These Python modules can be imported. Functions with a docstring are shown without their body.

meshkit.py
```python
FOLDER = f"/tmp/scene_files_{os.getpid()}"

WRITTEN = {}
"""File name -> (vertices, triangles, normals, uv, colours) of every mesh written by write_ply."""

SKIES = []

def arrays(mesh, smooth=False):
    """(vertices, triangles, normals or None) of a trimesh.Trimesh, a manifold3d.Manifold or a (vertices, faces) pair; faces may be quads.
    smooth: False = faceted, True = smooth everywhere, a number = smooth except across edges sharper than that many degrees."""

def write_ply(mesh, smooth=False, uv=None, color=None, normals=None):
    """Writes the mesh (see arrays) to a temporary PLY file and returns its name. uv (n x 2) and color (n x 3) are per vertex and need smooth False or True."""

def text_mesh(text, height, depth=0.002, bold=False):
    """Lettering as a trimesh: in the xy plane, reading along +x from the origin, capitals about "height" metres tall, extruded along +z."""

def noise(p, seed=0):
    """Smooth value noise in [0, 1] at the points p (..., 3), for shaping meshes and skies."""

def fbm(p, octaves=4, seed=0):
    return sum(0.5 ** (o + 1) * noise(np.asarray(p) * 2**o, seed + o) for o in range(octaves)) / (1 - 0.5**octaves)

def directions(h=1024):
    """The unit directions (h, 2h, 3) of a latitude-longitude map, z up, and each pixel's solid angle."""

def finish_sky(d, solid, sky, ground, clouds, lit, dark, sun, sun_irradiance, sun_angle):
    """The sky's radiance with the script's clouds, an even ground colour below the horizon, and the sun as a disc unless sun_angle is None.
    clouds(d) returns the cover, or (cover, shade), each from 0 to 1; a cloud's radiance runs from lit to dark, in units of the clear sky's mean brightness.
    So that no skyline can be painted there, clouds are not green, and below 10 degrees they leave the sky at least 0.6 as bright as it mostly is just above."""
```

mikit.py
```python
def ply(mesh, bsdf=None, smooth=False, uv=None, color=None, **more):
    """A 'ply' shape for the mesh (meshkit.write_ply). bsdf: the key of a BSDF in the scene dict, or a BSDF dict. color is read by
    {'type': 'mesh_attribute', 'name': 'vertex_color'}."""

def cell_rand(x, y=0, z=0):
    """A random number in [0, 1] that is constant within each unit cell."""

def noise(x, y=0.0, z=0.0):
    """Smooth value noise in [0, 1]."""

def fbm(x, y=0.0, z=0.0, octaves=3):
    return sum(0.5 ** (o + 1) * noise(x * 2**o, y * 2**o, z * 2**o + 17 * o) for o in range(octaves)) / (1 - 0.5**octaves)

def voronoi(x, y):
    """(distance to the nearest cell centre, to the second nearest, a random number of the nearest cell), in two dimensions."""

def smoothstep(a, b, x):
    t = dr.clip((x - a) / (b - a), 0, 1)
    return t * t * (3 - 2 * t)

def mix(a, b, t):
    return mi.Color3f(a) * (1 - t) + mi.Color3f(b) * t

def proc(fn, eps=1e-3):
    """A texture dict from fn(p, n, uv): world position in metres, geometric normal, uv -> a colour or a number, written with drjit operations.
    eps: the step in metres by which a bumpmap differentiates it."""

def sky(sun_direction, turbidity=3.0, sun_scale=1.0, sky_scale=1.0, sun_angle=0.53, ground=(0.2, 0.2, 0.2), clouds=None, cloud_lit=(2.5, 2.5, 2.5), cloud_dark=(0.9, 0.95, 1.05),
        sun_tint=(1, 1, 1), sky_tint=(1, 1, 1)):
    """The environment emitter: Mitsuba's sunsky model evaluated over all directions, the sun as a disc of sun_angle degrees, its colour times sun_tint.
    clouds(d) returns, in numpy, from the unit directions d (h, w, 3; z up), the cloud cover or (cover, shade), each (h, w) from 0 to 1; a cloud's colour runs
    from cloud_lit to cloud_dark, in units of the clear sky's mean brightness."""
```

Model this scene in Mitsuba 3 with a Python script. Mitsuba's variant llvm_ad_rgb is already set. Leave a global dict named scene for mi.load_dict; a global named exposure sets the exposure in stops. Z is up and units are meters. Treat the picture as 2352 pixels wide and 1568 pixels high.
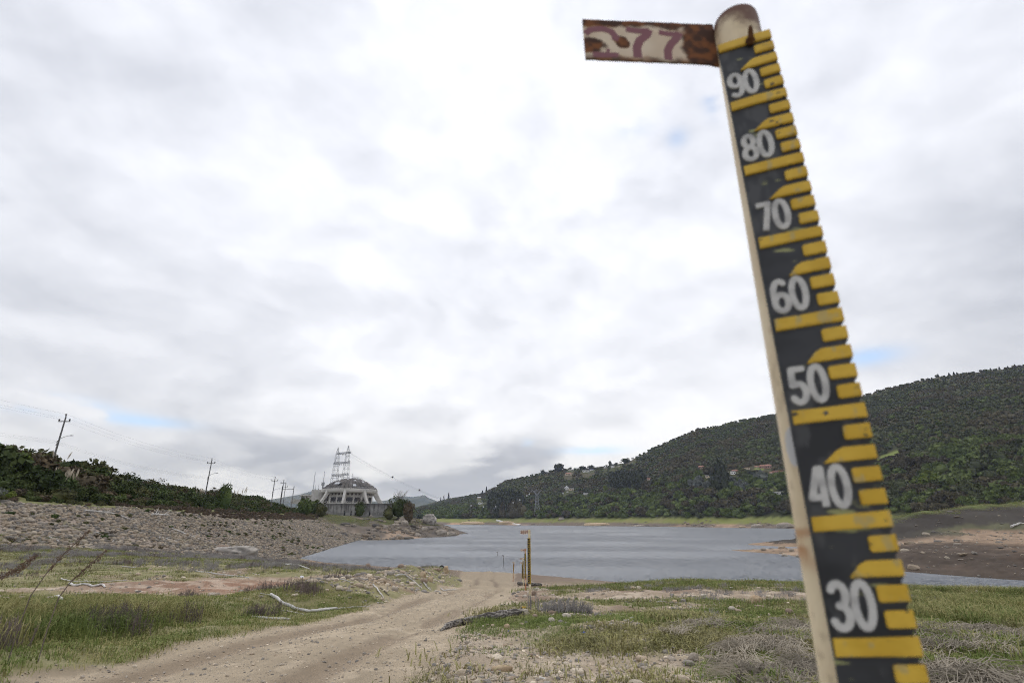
import math, random
import numpy as np, trimesh, drjit as dr, mitsuba as mi, mikit, meshkit
from mikit import noise, fbm, smoothstep, mix, proc, ply
from scipy.interpolate import RBFInterpolator
from shapely.geometry import Polygon
T = mi.ScalarTransform4f
scene, labels = {}, {}
rng = np.random.default_rng(7)
random.seed(7)

# ------------------------------------------------------------------ camera, light, exposure
PITCH = math.atan(410 / 1160.0); CP, SP = math.cos(PITCH), math.sin(PITCH)
EYE = np.array([0.0, 0.0, 7.0]); F = 1160.0        # F: focal length in units of a 2352 x 1568 picture
scene['camera'] = {'type': 'thinlens', 'fov': math.degrees(2 * math.atan(1176 / F)), 'fov_axis': 'x', 'near_clip': 0.05, 'far_clip': 20000.0,
                   'aperture_radius': 0.0019, 'focus_distance': 28.0,
                   'to_world': T().look_at(origin=EYE.tolist(), target=(EYE + [0, CP, SP]).tolist(), up=[0, 0, 1]),
                   'medium': {'type': 'ref', 'id': 'air'}}
exposure = 2.55

def _dir(az, el):
    a, e = math.radians(az), math.radians(el)
    return np.array([math.sin(a) * math.cos(e), math.cos(a) * math.cos(e), math.sin(e)])

def clouds(d):
    el = np.degrees(np.arcsin(np.clip(d[..., 2], -1, 1))); az = np.degrees(np.arctan2(d[..., 0], d[..., 1]))
    q = d[..., :2] / (d[..., 2:3] + 0.20)
    q = np.concatenate([q, np.zeros_like(q[..., :1])], -1)
    w = np.stack([meshkit.fbm(q * 1.7 + 5.2, 5, 3), meshkit.fbm(q * 1.7 + 11.7, 5, 9), np.zeros_like(el)], -1) - 0.5
    n1 = meshkit.fbm(q * np.array([1.0, 1.25, 1]) + w * 1.0 + 2.0, 6, 21)
    wd = np.concatenate([w[..., :2], w[..., 1:2]], -1)
    n2 = meshkit.fbm(d * np.array([5.5, 5.5, 7.5]) + wd * 1.6 + 31.0, 6, 33)
    n4 = meshkit.fbm(d * np.array([15.0, 15.0, 19.0]) + wd * 3.5 + 7.0, 5, 57)
    n3 = meshkit.fbm(np.stack([az / 9.0, el / 3.6, 0 * az], -1) + w * 1.3, 6, 41)
    def lobe(a, e, sa, se): return np.exp(-((az - a) / sa) ** 2 - ((el - e) / se) ** 2)
    st = lambda a, b, x: np.clip((x - a) / (b - a), 0, 1) ** 2 * (3 - 2 * np.clip((x - a) / (b - a), 0, 1))
    glow = lobe(4, 38, 40, 30)
    shade = 0.31 - 0.16 * glow + 0.75 * (n1 - 0.5) + 0.60 * (n2 - 0.5) + 0.50 * (n4 - 0.5)
    low = np.exp(-(np.maximum(el, 0) / 10.0) ** 2); puff = st(.40, .60, n3)
    shade = shade + low * (-0.06 + 0.30 * puff) + puff * (0.38 * lobe(-18, 5.5, 15, 4.5) + 0.30 * lobe(0, 6, 9, 4)) + 0.42 * lobe(56, 17, 15, 13) + 0.16 * lobe(-54, 20, 16, 14) - 0.34 * lobe(19, 8.5, 13, 2.6) - 0.12 * lobe(-10, 11, 20, 3)
    cover = np.ones_like(el)
    for a, e, sa, se, k in ((22, 39.2, 1.3, 0.9, .55), (27.3, 42.3, 1.4, 1.8, 1), (36.4, 14.4, 2.6, 0.8, .8), (-42.4, 9.1, 4.0, 0.7, .8), (-36.2, 8.5, 3.5, 0.5, .8), (1.4, 8.2, 1.0, .4, .7), (9.0, 7.2, 3.5, 0.4, .8), (17, 41.0, 2.5, 1.0, .3)):
        cover -= 0.9 * k * lobe(a, e, sa, se) * st(.40, .56, n4)
    return np.clip(cover, 0, 1), np.clip(shade, 0, 1)

scene['sky'] = mikit.sky(_dir(12, 66).tolist(), turbidity=3, sun_scale=0.07, sun_angle=24, clouds=clouds, ground=(0.16, 0.16, 0.13),
                         cloud_lit=(2.00, 2.05, 2.22), cloud_dark=(0.80, 0.86, 1.01))
scene['air'] = {'type': 'homogeneous', 'albedo': 0.95, 'sigma_t': {'type': 'rgb', 'value': [5.2e-5, 5.9e-5, 8.2e-5]}}

# ------------------------------------------------------------------ helpers
def ray(x, y):
    u, v = (x - 1176) / F, (784 - y) / F
    return np.array([u, CP - v * SP, SP + v * CP])

def at_y(x, y, Y):
    r = ray(x, y); return EYE + r * (Y / r[1])

def proj(p):
    p = np.asarray(p, float) - EYE
    dd = p[..., 1] * CP + p[..., 2] * SP
    return np.stack([1176 + F * p[..., 0] / dd, 784 - F * (p[..., 2] * CP - p[..., 1] * SP) / dd, dd], -1)

class MB:
    def __init__(s): s.v, s.f, s.c, s.n = [], [], [], 0
    def add(s, v, f, col=None):
        v = np.asarray(v, float); f = np.asarray(f, int)
        if f.shape[1] == 4: f = np.vstack([f[:, [0, 1, 2]], f[:, [0, 2, 3]]])
        s.v.append(v); s.f.append(f + s.n); s.n += len(v)
        if col is not None: s.c.append(np.broadcast_to(np.asarray(col, float), (len(v), 3)))
        return s
    def mesh(s): return np.vstack(s.v), np.vstack(s.f)
    def col(s): return np.vstack(s.c) if s.c else None

BOXF = np.array([[0, 3, 2, 1], [4, 5, 6, 7], [0, 1, 5, 4], [1, 2, 6, 5], [2, 3, 7, 6], [3, 0, 4, 7]])
def box(c, s, rz=0.0):
    x, y, z = np.asarray(s, float) / 2
    v = np.array([[-x, -y, -z], [x, -y, -z], [x, y, -z], [-x, y, -z], [-x, -y, z], [x, -y, z], [x, y, z], [-x, y, z]])
    a, b = math.cos(rz), math.sin(rz)
    v = np.stack([v[:, 0] * a - v[:, 1] * b, v[:, 0] * b + v[:, 1] * a, v[:, 2]], 1)
    return v + np.asarray(c, float), BOXF

def tube(pts, rad, sides=8, cap=True):
    p = np.asarray(pts, float); rad = np.broadcast_to(np.asarray(rad, float), (len(p),))
    t = np.gradient(p, axis=0); t /= np.linalg.norm(t, axis=1, keepdims=True) + 1e-12
    ref = np.array([0, 0, 1.0]) if abs(t[:, 2]).mean() < 0.8 else np.array([1.0, 0, 0])
    a = np.cross(t, ref); a /= np.linalg.norm(a, axis=1, keepdims=True) + 1e-12
    b = np.cross(t, a); ang = np.arange(sides) * 2 * np.pi / sides
    v = p[:, None] + rad[:, None, None] * (np.cos(ang)[None, :, None] * a[:, None] + np.sin(ang)[None, :, None] * b[:, None])
    i, j = np.meshgrid(np.arange(len(p) - 1), np.arange(sides), indexing='ij')
    q = np.stack([i * sides + j, i * sides + (j + 1) % sides, (i + 1) * sides + (j + 1) % sides, (i + 1) * sides + j], -1).reshape(-1, 4)
    f = np.vstack([q[:, [0, 2, 1]], q[:, [0, 3, 2]]]); v = v.reshape(-1, 3)
    if cap:
        n = len(v); v = np.vstack([v, p[0], p[-1]]); k = np.arange(sides); e = (len(p) - 1) * sides
        f = np.vstack([f, np.stack([np.full(sides, n), k, (k + 1) % sides], 1)[:, [0, 1, 2]], np.stack([np.full(sides, n + 1), e + (k + 1) % sides, e + k], 1)])
    return v, f

_ICO = {s: trimesh.creation.icosphere(s) for s in (0, 1, 2, 3)}
def rock(c, s, seed=0, sub=2, rough=0.28, rz=0.0, flat=True):
    m = _ICO[sub]; v = np.array(m.vertices)
    n = meshkit.fbm(v * 1.1 + seed * 7.3, 3, seed) - 0.5
    n2 = np.round(meshkit.noise(v * 2.3 + seed * 3.1, seed + 5) * 3) / 3 - 0.5
    v = v * (1 + rough * (1.6 * n + 0.7 * n2))[:, None]
    v = np.sign(v) * np.abs(v) ** 0.82
    v = v * np.asarray(s, float) / 2
    a, b = math.cos(rz), math.sin(rz)
    v = np.stack([v[:, 0] * a - v[:, 1] * b, v[:, 0] * b + v[:, 1] * a, v[:, 2]], 1)
    return v + np.asarray(c, float), np.array(m.faces)

def leaves(centers, size, seed, up=0.0, aspect=1.7):
    """one leaf (a bent pair of triangles) at each centre"""
    r = np.random.default_rng(seed); n = len(centers)
    d = r.normal(size=(n, 3)); d[:, 2] += up; d /= np.linalg.norm(d, axis=1, keepdims=True)
    e = np.cross(d, r.normal(size=(n, 3))); e /= np.linalg.norm(e, axis=1, keepdims=True) + 1e-9
    s = size * r.uniform(0.6, 1.35, n)[:, None]
    c = np.asarray(centers)
    v = np.stack([c - d * s * aspect / 2, c + e * s / 2, c + d * s * aspect / 2, c - e * s / 2], 1).reshape(-1, 3)
    k = np.arange(n)[:, None] * 4
    return v, np.vstack([k + [0, 1, 2], k + [0, 2, 3]])

def canopy(n, seed, rad=(1, 1, 1), lumps=9, squash=0.75, base=0.25):
    """points through the outer part of a lumpy crown that stands on z = 0"""
    r = np.random.default_rng(seed); out = []
    cc = r.normal(size=(lumps, 3)); cc /= np.linalg.norm(cc, axis=1, keepdims=True); cc[:, 2] = np.abs(cc[:, 2]) * 0.9 + r.uniform(-.3, .1, lumps)
    cc *= r.uniform(0.35, 0.68, (lumps, 1)); rr = r.uniform(0.28, 0.5, lumps)
    k = r.integers(0, lumps, n); d = r.normal(size=(n, 3)); d /= np.linalg.norm(d, axis=1, keepdims=True)
    p = cc[k] + d * (rr[k] * r.uniform(0.62, 1.05, n))[:, None]
    p = p * np.asarray(rad) ; p[:, 2] = p[:, 2] * squash + rad[2] * (squash * .55 + base)
    return p

def numbered(name):
    if name not in scene and name not in labels and not any(k.startswith(name + '__') for k in scene): return name
    i = 1
    while f'{name}_{i:03d}' in labels or f'{name}_{i:03d}' in scene or (('__' in name) is False and any(k.startswith(f'{name}_{i:03d}__') for k in scene)): i += 1
    return f'{name}_{i:03d}'

_cnt = {}
def new_key(name):
    n = _cnt.get(name, -1) + 1; _cnt[name] = n
    return name if n == 0 else f'{name}_{n:03d}'

def obj(name, mesh, bsdf, parent=None, smooth=False, color=None, label=None, kind=None, **more):
    key = new_key(f'{parent}__{name}' if parent else name)
    scene[key] = ply(mesh, bsdf, smooth, color=color, **more)
    if label or kind:
        labels[key] = {}
        if label: labels[key]['label'] = label
        if kind: labels[key]['kind'] = kind
    return key

def again(name, shape, parent, to_world):
    key = new_key(f'{parent}__{name}' if parent else name)
    scene[key] = {**shape, 'to_world': to_world}
    return key

def thing(name, label, cat, group=None):
    key = new_key(name); labels[key] = {'label': label, 'category': cat}
    if group: labels[key]['group'] = group
    return key

def tag(key, label=None, cat=None, group=None, kind=None):
    d = labels.setdefault(key, {})
    for k, v in (('label', label), ('category', cat), ('group', group), ('kind', kind)):
        if v: d[k] = v
    return key

# ------------------------------------------------------------------ materials
def flat(name, rgb, rough=0.8, **k):
    scene[name] = {'type': 'twosided', 'bsdf': {'type': 'principled', 'base_color': {'type': 'rgb', 'value': list(rgb)}, 'roughness': rough, 'specular': 0.3, **k}}
def patchy(name, a, b, sc, rough=0.85, octaves=3, lo=0.3, hi=0.7, fn=None, spec=0.25, stretch=(1, 1, 1)):
    a, b = [float(x) for x in a], [float(x) for x in b]
    def f(p, n, uv, a=a, b=b):
        return mix(a, b, smoothstep(lo, hi, fbm(p.x * sc * stretch[0], p.y * sc * stretch[1], p.z * sc * stretch[2], octaves)))
    scene[name] = {'type': 'twosided', 'bsdf': {'type': 'principled', 'base_color': proc(fn or f), 'roughness': rough, 'specular': spec}}
def vcol(name, rough=0.9, spec=0.15):
    scene[name] = {'type': 'twosided', 'bsdf': {'type': 'principled', 'base_color': {'type': 'mesh_attribute', 'name': 'vertex_color'}, 'roughness': rough, 'specular': spec}}
vcol('ground_look'); vcol('stone_look', 0.85, 0.25); vcol('plant_look', 0.75, 0.2)
def leafy(name, a, b, sc=0.35):
    def f(p, n, uv): return mix(a, b, smoothstep(0.3, 0.72, noise(p.x * sc, p.y * sc, p.z * sc) * .6 + noise(p.x * sc * 5, p.y * sc * 5, p.z * sc * 5) * .4))
    scene[name] = {'type': 'twosided', 'bsdf': {'type': 'principled', 'base_color': proc(f), 'roughness': 0.7, 'specular': 0.10}}
leafy('leaf_dark', (.040, .058, .020), (.075, .096, .032)); leafy('leaf_olive', (.068, .072, .030), (.110, .112, .046))
leafy('leaf_green', (.055, .084, .027), (.100, .132, .042)); leafy('leaf_brown', (.080, .066, .042), (.120, .092, .056))
leafy('leaf_silver', (.110, .122, .105), (.165, .178, .155)); leafy('leaf_lime', (.090, .125, .026), (.150, .175, .040))
leafy('leaf_rust', (.092, .074, .055), (.135, .100, .070)); leafy('leaf_pine', (.040, .048, .030), (.064, .072, .042))
leafy('leaf_far', (.062, .073, .036), (.098, .110, .050), .05); leafy('leaf_far_brown', (.074, .068, .042), (.110, .098, .056), .05)
leafy('leaf_far_green', (.082, .112, .036), (.135, .168, .054), .05)
patchy('bark', (.10, .085, .07), (.20, .18, .155), 6.0); patchy('charred_wood', (.065, .058, .052), (.27, .25, .225), 5, stretch=(3, 3, 9), lo=.42, hi=.66)
patchy('driftwood', (.42, .41, .39), (.62, .60, .57), 4.0)
patchy('dark_wood', (.07, .062, .055), (.14, .125, .11), 4.0)
patchy('rust', (.060, .030, .018), (.13, .065, .035), 60.0)
flat('black_board', (.026, .028, .034), .45); flat('far_black', (.02, .02, .022), .6)
def _yellow(p, n, uv):
    a = fbm(p.x * 50, p.y * 50, p.z * 50, 3); c = mix((.54, .345, .036), (.62, .41, .055), smoothstep(.3, .7, a))
    c = mix(c, (.40, .33, .16), .7 * smoothstep(.60, .72, fbm(p.x * 150, p.y * 150, p.z * 60, 3)))
    return mix(c, (.06, .055, .045), smoothstep(.735, .78, fbm(p.x * 110 + 9, p.y * 110, p.z * 150, 3)))
scene['yellow_paint'] = {'type': 'twosided', 'bsdf': {'type': 'principled', 'base_color': proc(_yellow), 'roughness': .55, 'specular': .3}}
patchy('white_paint', (.38, .38, .385), (.52, .52, .52), 90, rough=.6, octaves=4, lo=.25, hi=.6)
flat('rubber', (.02, .02, .02), .7); flat('steel', (.30, .31, .32), .5, metallic=0.4); flat('dark_metal', (.09, .09, .095), .6)
flat('pole_concrete', (.16, .155, .15)); flat('porcelain', (.05, .035, .03), .3); flat('wire', (.10, .10, .11), .6)
# ------------------------------------------------------------------ terrain: one height function, metres, water level 0
NEAR = np.array([  # the near shore with the track running down into the water
 (0,-8,5.8),(-20,-8,5.8),(20,-8,5.6),(0,0,5.75),(-6,0,5.75),(6,0,5.72),(0,5.3,5.62),(-3.5,5.3,5.6),(5,5,5.65),(11,5,5.6),(-8,5,5.62),(-14,5,5.7),(40,0,5.2),(60,10,4),(-60,0,5.6),(-30,5,5.5),
 (.4,13.1,5.0),(-3,12,5.02),(4,13,5.0),(14,13,4.85),(.55,24.6,4.03),(-2.2,24.6,3.98),(.7,34.3,3.0),(-2.6,34,2.98),(.9,44.7,1.95),(-3.3,45,1.9),(.2,59,.9),(-5,60,.85),(0,80,-.02),(-6.8,81,.0),(-3,80.5,.02),(-1,100,-1.4),(-4,120,-2.4),(20,120,-2.4),
 (6,22,4.25),(14,22,4.3),(22,21,4.3),(30,22,4.0),(10,33,3.6),(20,31,3.55),(30,29,3.1),(8,45,2.1),(15,45,1.7),(7,60,.85),(6,73,.0),(16,64,0),(25,52,.0),(34,42,.0),(46,36,.2),(40,55,-1.6),(55,48,-1.6),(30,75,-2),(48,80,-2.4),(10,90,-1.5),(70,40,-.5),
 (-8,8,5.4),(-12,10,5.3),(-8.5,14,5.05),(-7,18,4.75),(-9,24,4.62),(-12,20,4.75),(-20,20,4.8),(-13,32,4.4),(-8,31,4.25),(-6.8,40,3.3),(-8,50,2.5),(-9.5,58,1.7),(-20,40,4.25),(-14,44,3.0),(-15,55,1.5),(-13,70,.6),(-20,60,2.2),(-22,76,.55),(-12,86,0),(-23,90,0),(-16,96,-.8),(-34,96,.1),
 (-30,40,4.5),(-40,50,4.3),(-40,70,2.95),(-33,60,3.2),(-41,90,1.3),(-42,106,.1),(-30,85,.8),(-30,110,-1),(-30,20,5.0),(-50,20,5.3),(-50,50,5.0),(-60,40,5.5),(-62,70,4),(-55,110,.2),(-40,130,-1.6),(-60,160,-1.5),(-20,130,-2.6),(-100,60,5.5),(-100,120,3),(60,140,-2.6),(0,160,-2.8),(-45,190,-2.4),(80,90,-2.4)], float)
PEN = np.array([  # the rocky point below the dome
 (-57.5,201,0),(-47.3,192.8,-.05),(-41.5,210,0),(-38,229,.0),(-31.9,240,0),(-28.5,252,0),(-27,266,0),(-28.3,280,0),(-64,196,0.6),(-60,225,3.6),(-50,225,2.2),(-46,238,3.2),(-38,248,3.2),(-36,264,4.6),(-45,258,5.6),(-55,250,6.7),(-65,245,7.6),(-75,250,8.6),(-82,235,8.6),(-62,264,8.6),(-76,264,8.9),(-45,285,5.5),(-33,292,2),(-24,296,-.8),(-40,310,4.5),(-38,330,-.5),(-60,300,8.6),(-70,330,8),(-60,380,-.8),(-100,262,10),(-110,300,11),(-110,380,8),(-140,300,11),
 (-30,205,-1.5),(-20,225,-1.8),(-16,250,-2),(-14,280,-2.2),(-12,320,-2.4),(-40,180,-1.8),(-58,170,-1.2),(-30,400,-2.4),(-100,180,3),(-120,220,8),(-100,440,-2),(-160,440,-1)], float)
RIGHT = np.array([  # the banks of the opposite shore on the right
 (54,135,.02),(63,128,.7),(72,124,1.3),(85,115,2.4),(100,105,3.4),(130,100,4.4),(60,118,.05),(56.5,104,.05),(57,80,.02),(62,70,.02),(66,88,1.9),(72,78,2.2),(80,96,2.9),(95,85,3.4),(74,62,.1),(84,66,2.0),(100,60,2.6),(140,60,4),(180,60,5),(90,45,.2),(130,30,2),
 (72,165.6,.02),(85,163,1.5),(98,162,3.1),(112,163,4.8),(130,168,7.2),(155,175,9.2),(185,180,10.6),(230,190,12),(70,146,-.5),(85,146,-.2),(100,141,1.0),(125,136,2.7),(160,138,4.6),(200,140,6),(128,152,4.0),(160,160,6.3),(72,182,-1.0),(98,188,-.1),(125,196,1.5),(165,212,5),(200,225,8),(120,225,-.9),(160,265,-.9),(220,280,4),(260,260,8),(300,200,13),(260,120,8),
 (45,150,-1.6),(44,120,-1.6),(45,95,-1.6),(49,72,-1.6),(58,56,-1.6),(75,48,-1.5),(60,190,-2),(100,250,-2.2),(150,320,-2.4),(250,330,-2),(60,165,-1.2),(20,140,-2.6),(20,240,-2.6)], float)
RIGHT[:, 2] *= np.where((RIGHT[:, 1] > 150) & (RIGHT[:, 2] > 4.5), 1.32, 1.0)
def _rbf(t): return RBFInterpolator(t[:, :2], t[:, 2], kernel='linear', neighbors=None, smoothing=0.0)
_near, _pen, _right = _rbf(NEAR), _rbf(PEN), _rbf(RIGHT)
def _chunks(fn, q):
    return np.concatenate([fn(q[i:i + 40000]) for i in range(0, len(q), 40000)]) if len(q) else np.zeros(0)

AZT = np.array([-180, -60, -20, -7.8, 1, 10.3, 19, 27.6, 36, 43.7, 60, 75, 180.])
R0T = np.array([930, 930, 928, 924, 800, 690, 610, 545, 470, 420, 380, 360, 360.])
_cr = [(905,1172,2000),(940,1166,1950),(1030,1142,1850),(1075,1135,1800),(1108,1133,1640),(1160,1105,1450),(1290,1076,1300),(1350,1078,1270),(1440,1060,1210),(1500,1031,1150),(1600,990,1100),(1780,955,1050),(1990,909,1010),(2060,888,1000),(2150,866,980),(2240,854,965),(2352,836,950)]
CA, CR, CZ = [-180, -60, -18], [1900, 1900, 2000], [15, 15, 16]
for x_, y_, Y_ in _cr:
    y_ -= np.interp(x_, [1075, 1160, 1440, 1600], [0, 3, 4, 10])
    p_ = at_y(x_, y_, Y_); CA.append(math.degrees(math.atan2(p_[0], p_[1]))); CR.append(math.hypot(p_[0], p_[1])); CZ.append(p_[2])
CA += [60, 80, 180]; CR += [CR[-1]] * 3; CZ += [CZ[-1] + 40, CZ[-1], 60]

def far_land(X, Y):
    az = np.degrees(np.arctan2(X, Y)); r = np.hypot(X, Y)
    p = np.stack([X / 260.0, Y / 260.0, 0 * X], -1)
    R0 = np.interp(az, AZT, R0T) + 34 * (meshkit.fbm(p * 3.1 + 4, 3, 5) - .5); R1 = np.interp(az, CA, CR); Z1 = np.interp(az, CA, CZ)
    s = (r - R0) / np.maximum(R1 - R0, 50); shore = np.clip((r - R0) / 75.0, -1, 1.0)
    n = meshkit.fbm(p * 1.25, 5, 11) - .5
    z = np.where(s < 0, -3 * np.minimum(1, -s * 20), 0.25 + 8.6 * np.clip(shore, 0, 1) ** 0.9 + np.maximum(Z1 - 9, 2) * np.clip(s - 0.03, 0, 1) ** 1.12)
    z = z + np.clip(s * 5, 0, 1) * np.clip((1.02 - s) * 3.0, 0.1, 1) * n * np.maximum(Z1, 25) * 0.22
    return np.where(s > 1, z - (r - R1) * 0.28, z)

def dam_u(X, Y): return -X - (42 + (Y - 109) * 0.163)
def dam_land(X, Y):
    u = dam_u(X, Y); n = meshkit.fbm(np.stack([X / 9, Y / 9, 0 * X], -1), 3, 2) - .5
    top = np.interp(Y, [20, 100, 160, 215, 240, 330], [15.2, 15.2, 14.2, 14.2, 14.0, 12.5])
    z = np.where(u < 27.5, u / 3.0, np.where(u < 33, 9.17 + (u - 27.5) * .10, 9.72 + (top - 9.72) * np.clip((u - 33) / 17.0, 0, 1)))
    z = np.where((u > -2) & (u < 70), z + .5 * n * np.clip((u - 22) / 8, 0.15, 2), z)
    z = np.where(u > 75, z - (u - 75) * .05, z)
    end = np.clip((Y - 236) / 34.0, 0, 1)                       # the embankment runs out behind the rocky point
    return np.where(u < -2, -3.0, z - end * 14)

def track_x(Y):                                                 # centre line and half width of the dirt track
    return np.interp(Y, [-8, 3, 5.3, 8, 11, 15, 20, 27, 36, 48, 62, 84], [-4.2, -3.2, -2.75, -2.65, -2.5, -2.15, -1.75, -1.45, -1.5, -2.2, -3.0, -3.3])
def track_w(Y): return np.interp(Y, [0, 5.3, 8, 11, 15, 20, 27, 36, 48, 62, 84], [1.95, 1.85, 1.85, 1.85, 1.8, 1.75, 1.7, 1.8, 2.3, 3.2, 4.2])

def height(X, Y):
    X, Y = np.asarray(X, float), np.asarray(Y, float); sh = X.shape; X, Y = X.ravel(), Y.ravel()
    q = np.stack([X, Y], -1); r = np.hypot(X, Y); z = far_land(X, Y)
    m = (r < 175) & (Y < 165) & (X > -110) & (X < 90)
    zn = np.full(len(X), -3.0); zn[m] = _chunks(_near, q[m])
    zn = np.where(~m & (Y < 60), 5.5 - 0.02 * np.maximum(np.abs(X) - 60, 0), zn)
    zn = np.where((Y < -8) & (np.abs(X) < 60), 5.8, zn)
    # rubble bank on the left of the track, wheel ruts, small relief
    tx = X - track_x(Y)
    bank = np.exp(-((tx + track_w(Y) + 2.1) / 1.35) ** 2) * np.interp(Y, [12, 16, 22, 40, 56, 63], [0, .42, .45, .5, .5, 0])
    far_fade = np.clip(1.4 - r / 90, 0, 1)
    n1 = meshkit.fbm(np.stack([X / 2.6, Y / 2.6, 0 * X], -1), 4, 3) - .5
    n2 = meshkit.fbm(np.stack([X * 2.6, Y * 2.6, 0 * X], -1), 3, 8) - .5
    road = np.clip((track_w(Y) + .25 - np.abs(tx)) / .5, 0, 1) * ((Y > -6) & (Y < 82))
    dry = np.clip(zn / 1.2, 0, 1)
    zn = zn + bank * (1 + 1.2 * n1) + dry * far_fade * (n1 * (.34 * (1 - road) + .03) + n2 * (.10 * (1 - .75 * road)))
    for o in (-.95, .75): zn = zn - .055 * road * np.exp(-((tx - o + .10 * np.sin(Y * .35)) / .17) ** 2) * far_fade
    zn = zn + .035 * road * np.exp(-((tx + .1) / .35) ** 2) - .05 * road
    # the tall grass verge at the lower left stands on a low mound
    zn = zn + .28 * np.exp(-(((X + 7.6) / 2.6) ** 2 + ((Y - 9.0) / 2.6) ** 2))
    z = np.maximum(z, zn)
    m = (X < -25) & (Y > 15) & (Y < 420) & (X > -320)
    z[m] = np.maximum(z[m], dam_land(X[m], Y[m]))
    m = (X < -5) & (X > -170) & (Y > 165) & (Y < 450)
    n3 = meshkit.fbm(np.stack([X / 7, Y / 7, 0 * X], -1), 4, 14) - .5
    z[m] = np.maximum(z[m], _chunks(_pen, q[m]) + (2.2 * n3 * np.clip(z + 9, 0, 1))[m] * np.clip(_chunks(_pen, q[m]) / 2, 0, 1))
    m = (X > 40) & (Y > 25) & (Y < 340) & (X < 330)
    zr = _chunks(_right, q[m]); n4 = meshkit.fbm(np.stack([X / 12, Y / 12, 0 * X], -1), 4, 24)[m] - .5
    z[m] = np.maximum(z[m], zr + 1.3 * n4 * np.clip(zr / 2, 0, 1) + .95 * (meshkit.fbm(np.stack([X[m] / 3.2, Y[m] / 3.2, 0 * X[m]], -1), 4, 25) - .5) * np.clip(zr, 0, 1))
    return z.reshape(sh)

_TS = np.geomspace(2.2, 2600, 2600)
def hit(x, y, zoff=0.0, tmin=0.0):
    """the point of the ground seen at (x, y) of the 2352-wide picture"""
    r = ray(x, y); P = EYE + r * _TS[:, None]; below = (P[:, 2] - height(P[:, 0], P[:, 1]) - zoff) < 0
    below &= _TS > tmin
    i = int(np.argmax(below)) if below.any() else len(_TS) - 1
    a = P[max(i - 1, 0)]; b = P[i]
    for _ in range(12):
        c = (a + b) / 2
        if c[2] - height(c[:1], c[1:2])[0] - zoff < 0: b = c
        else: a = c
    return b

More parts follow.
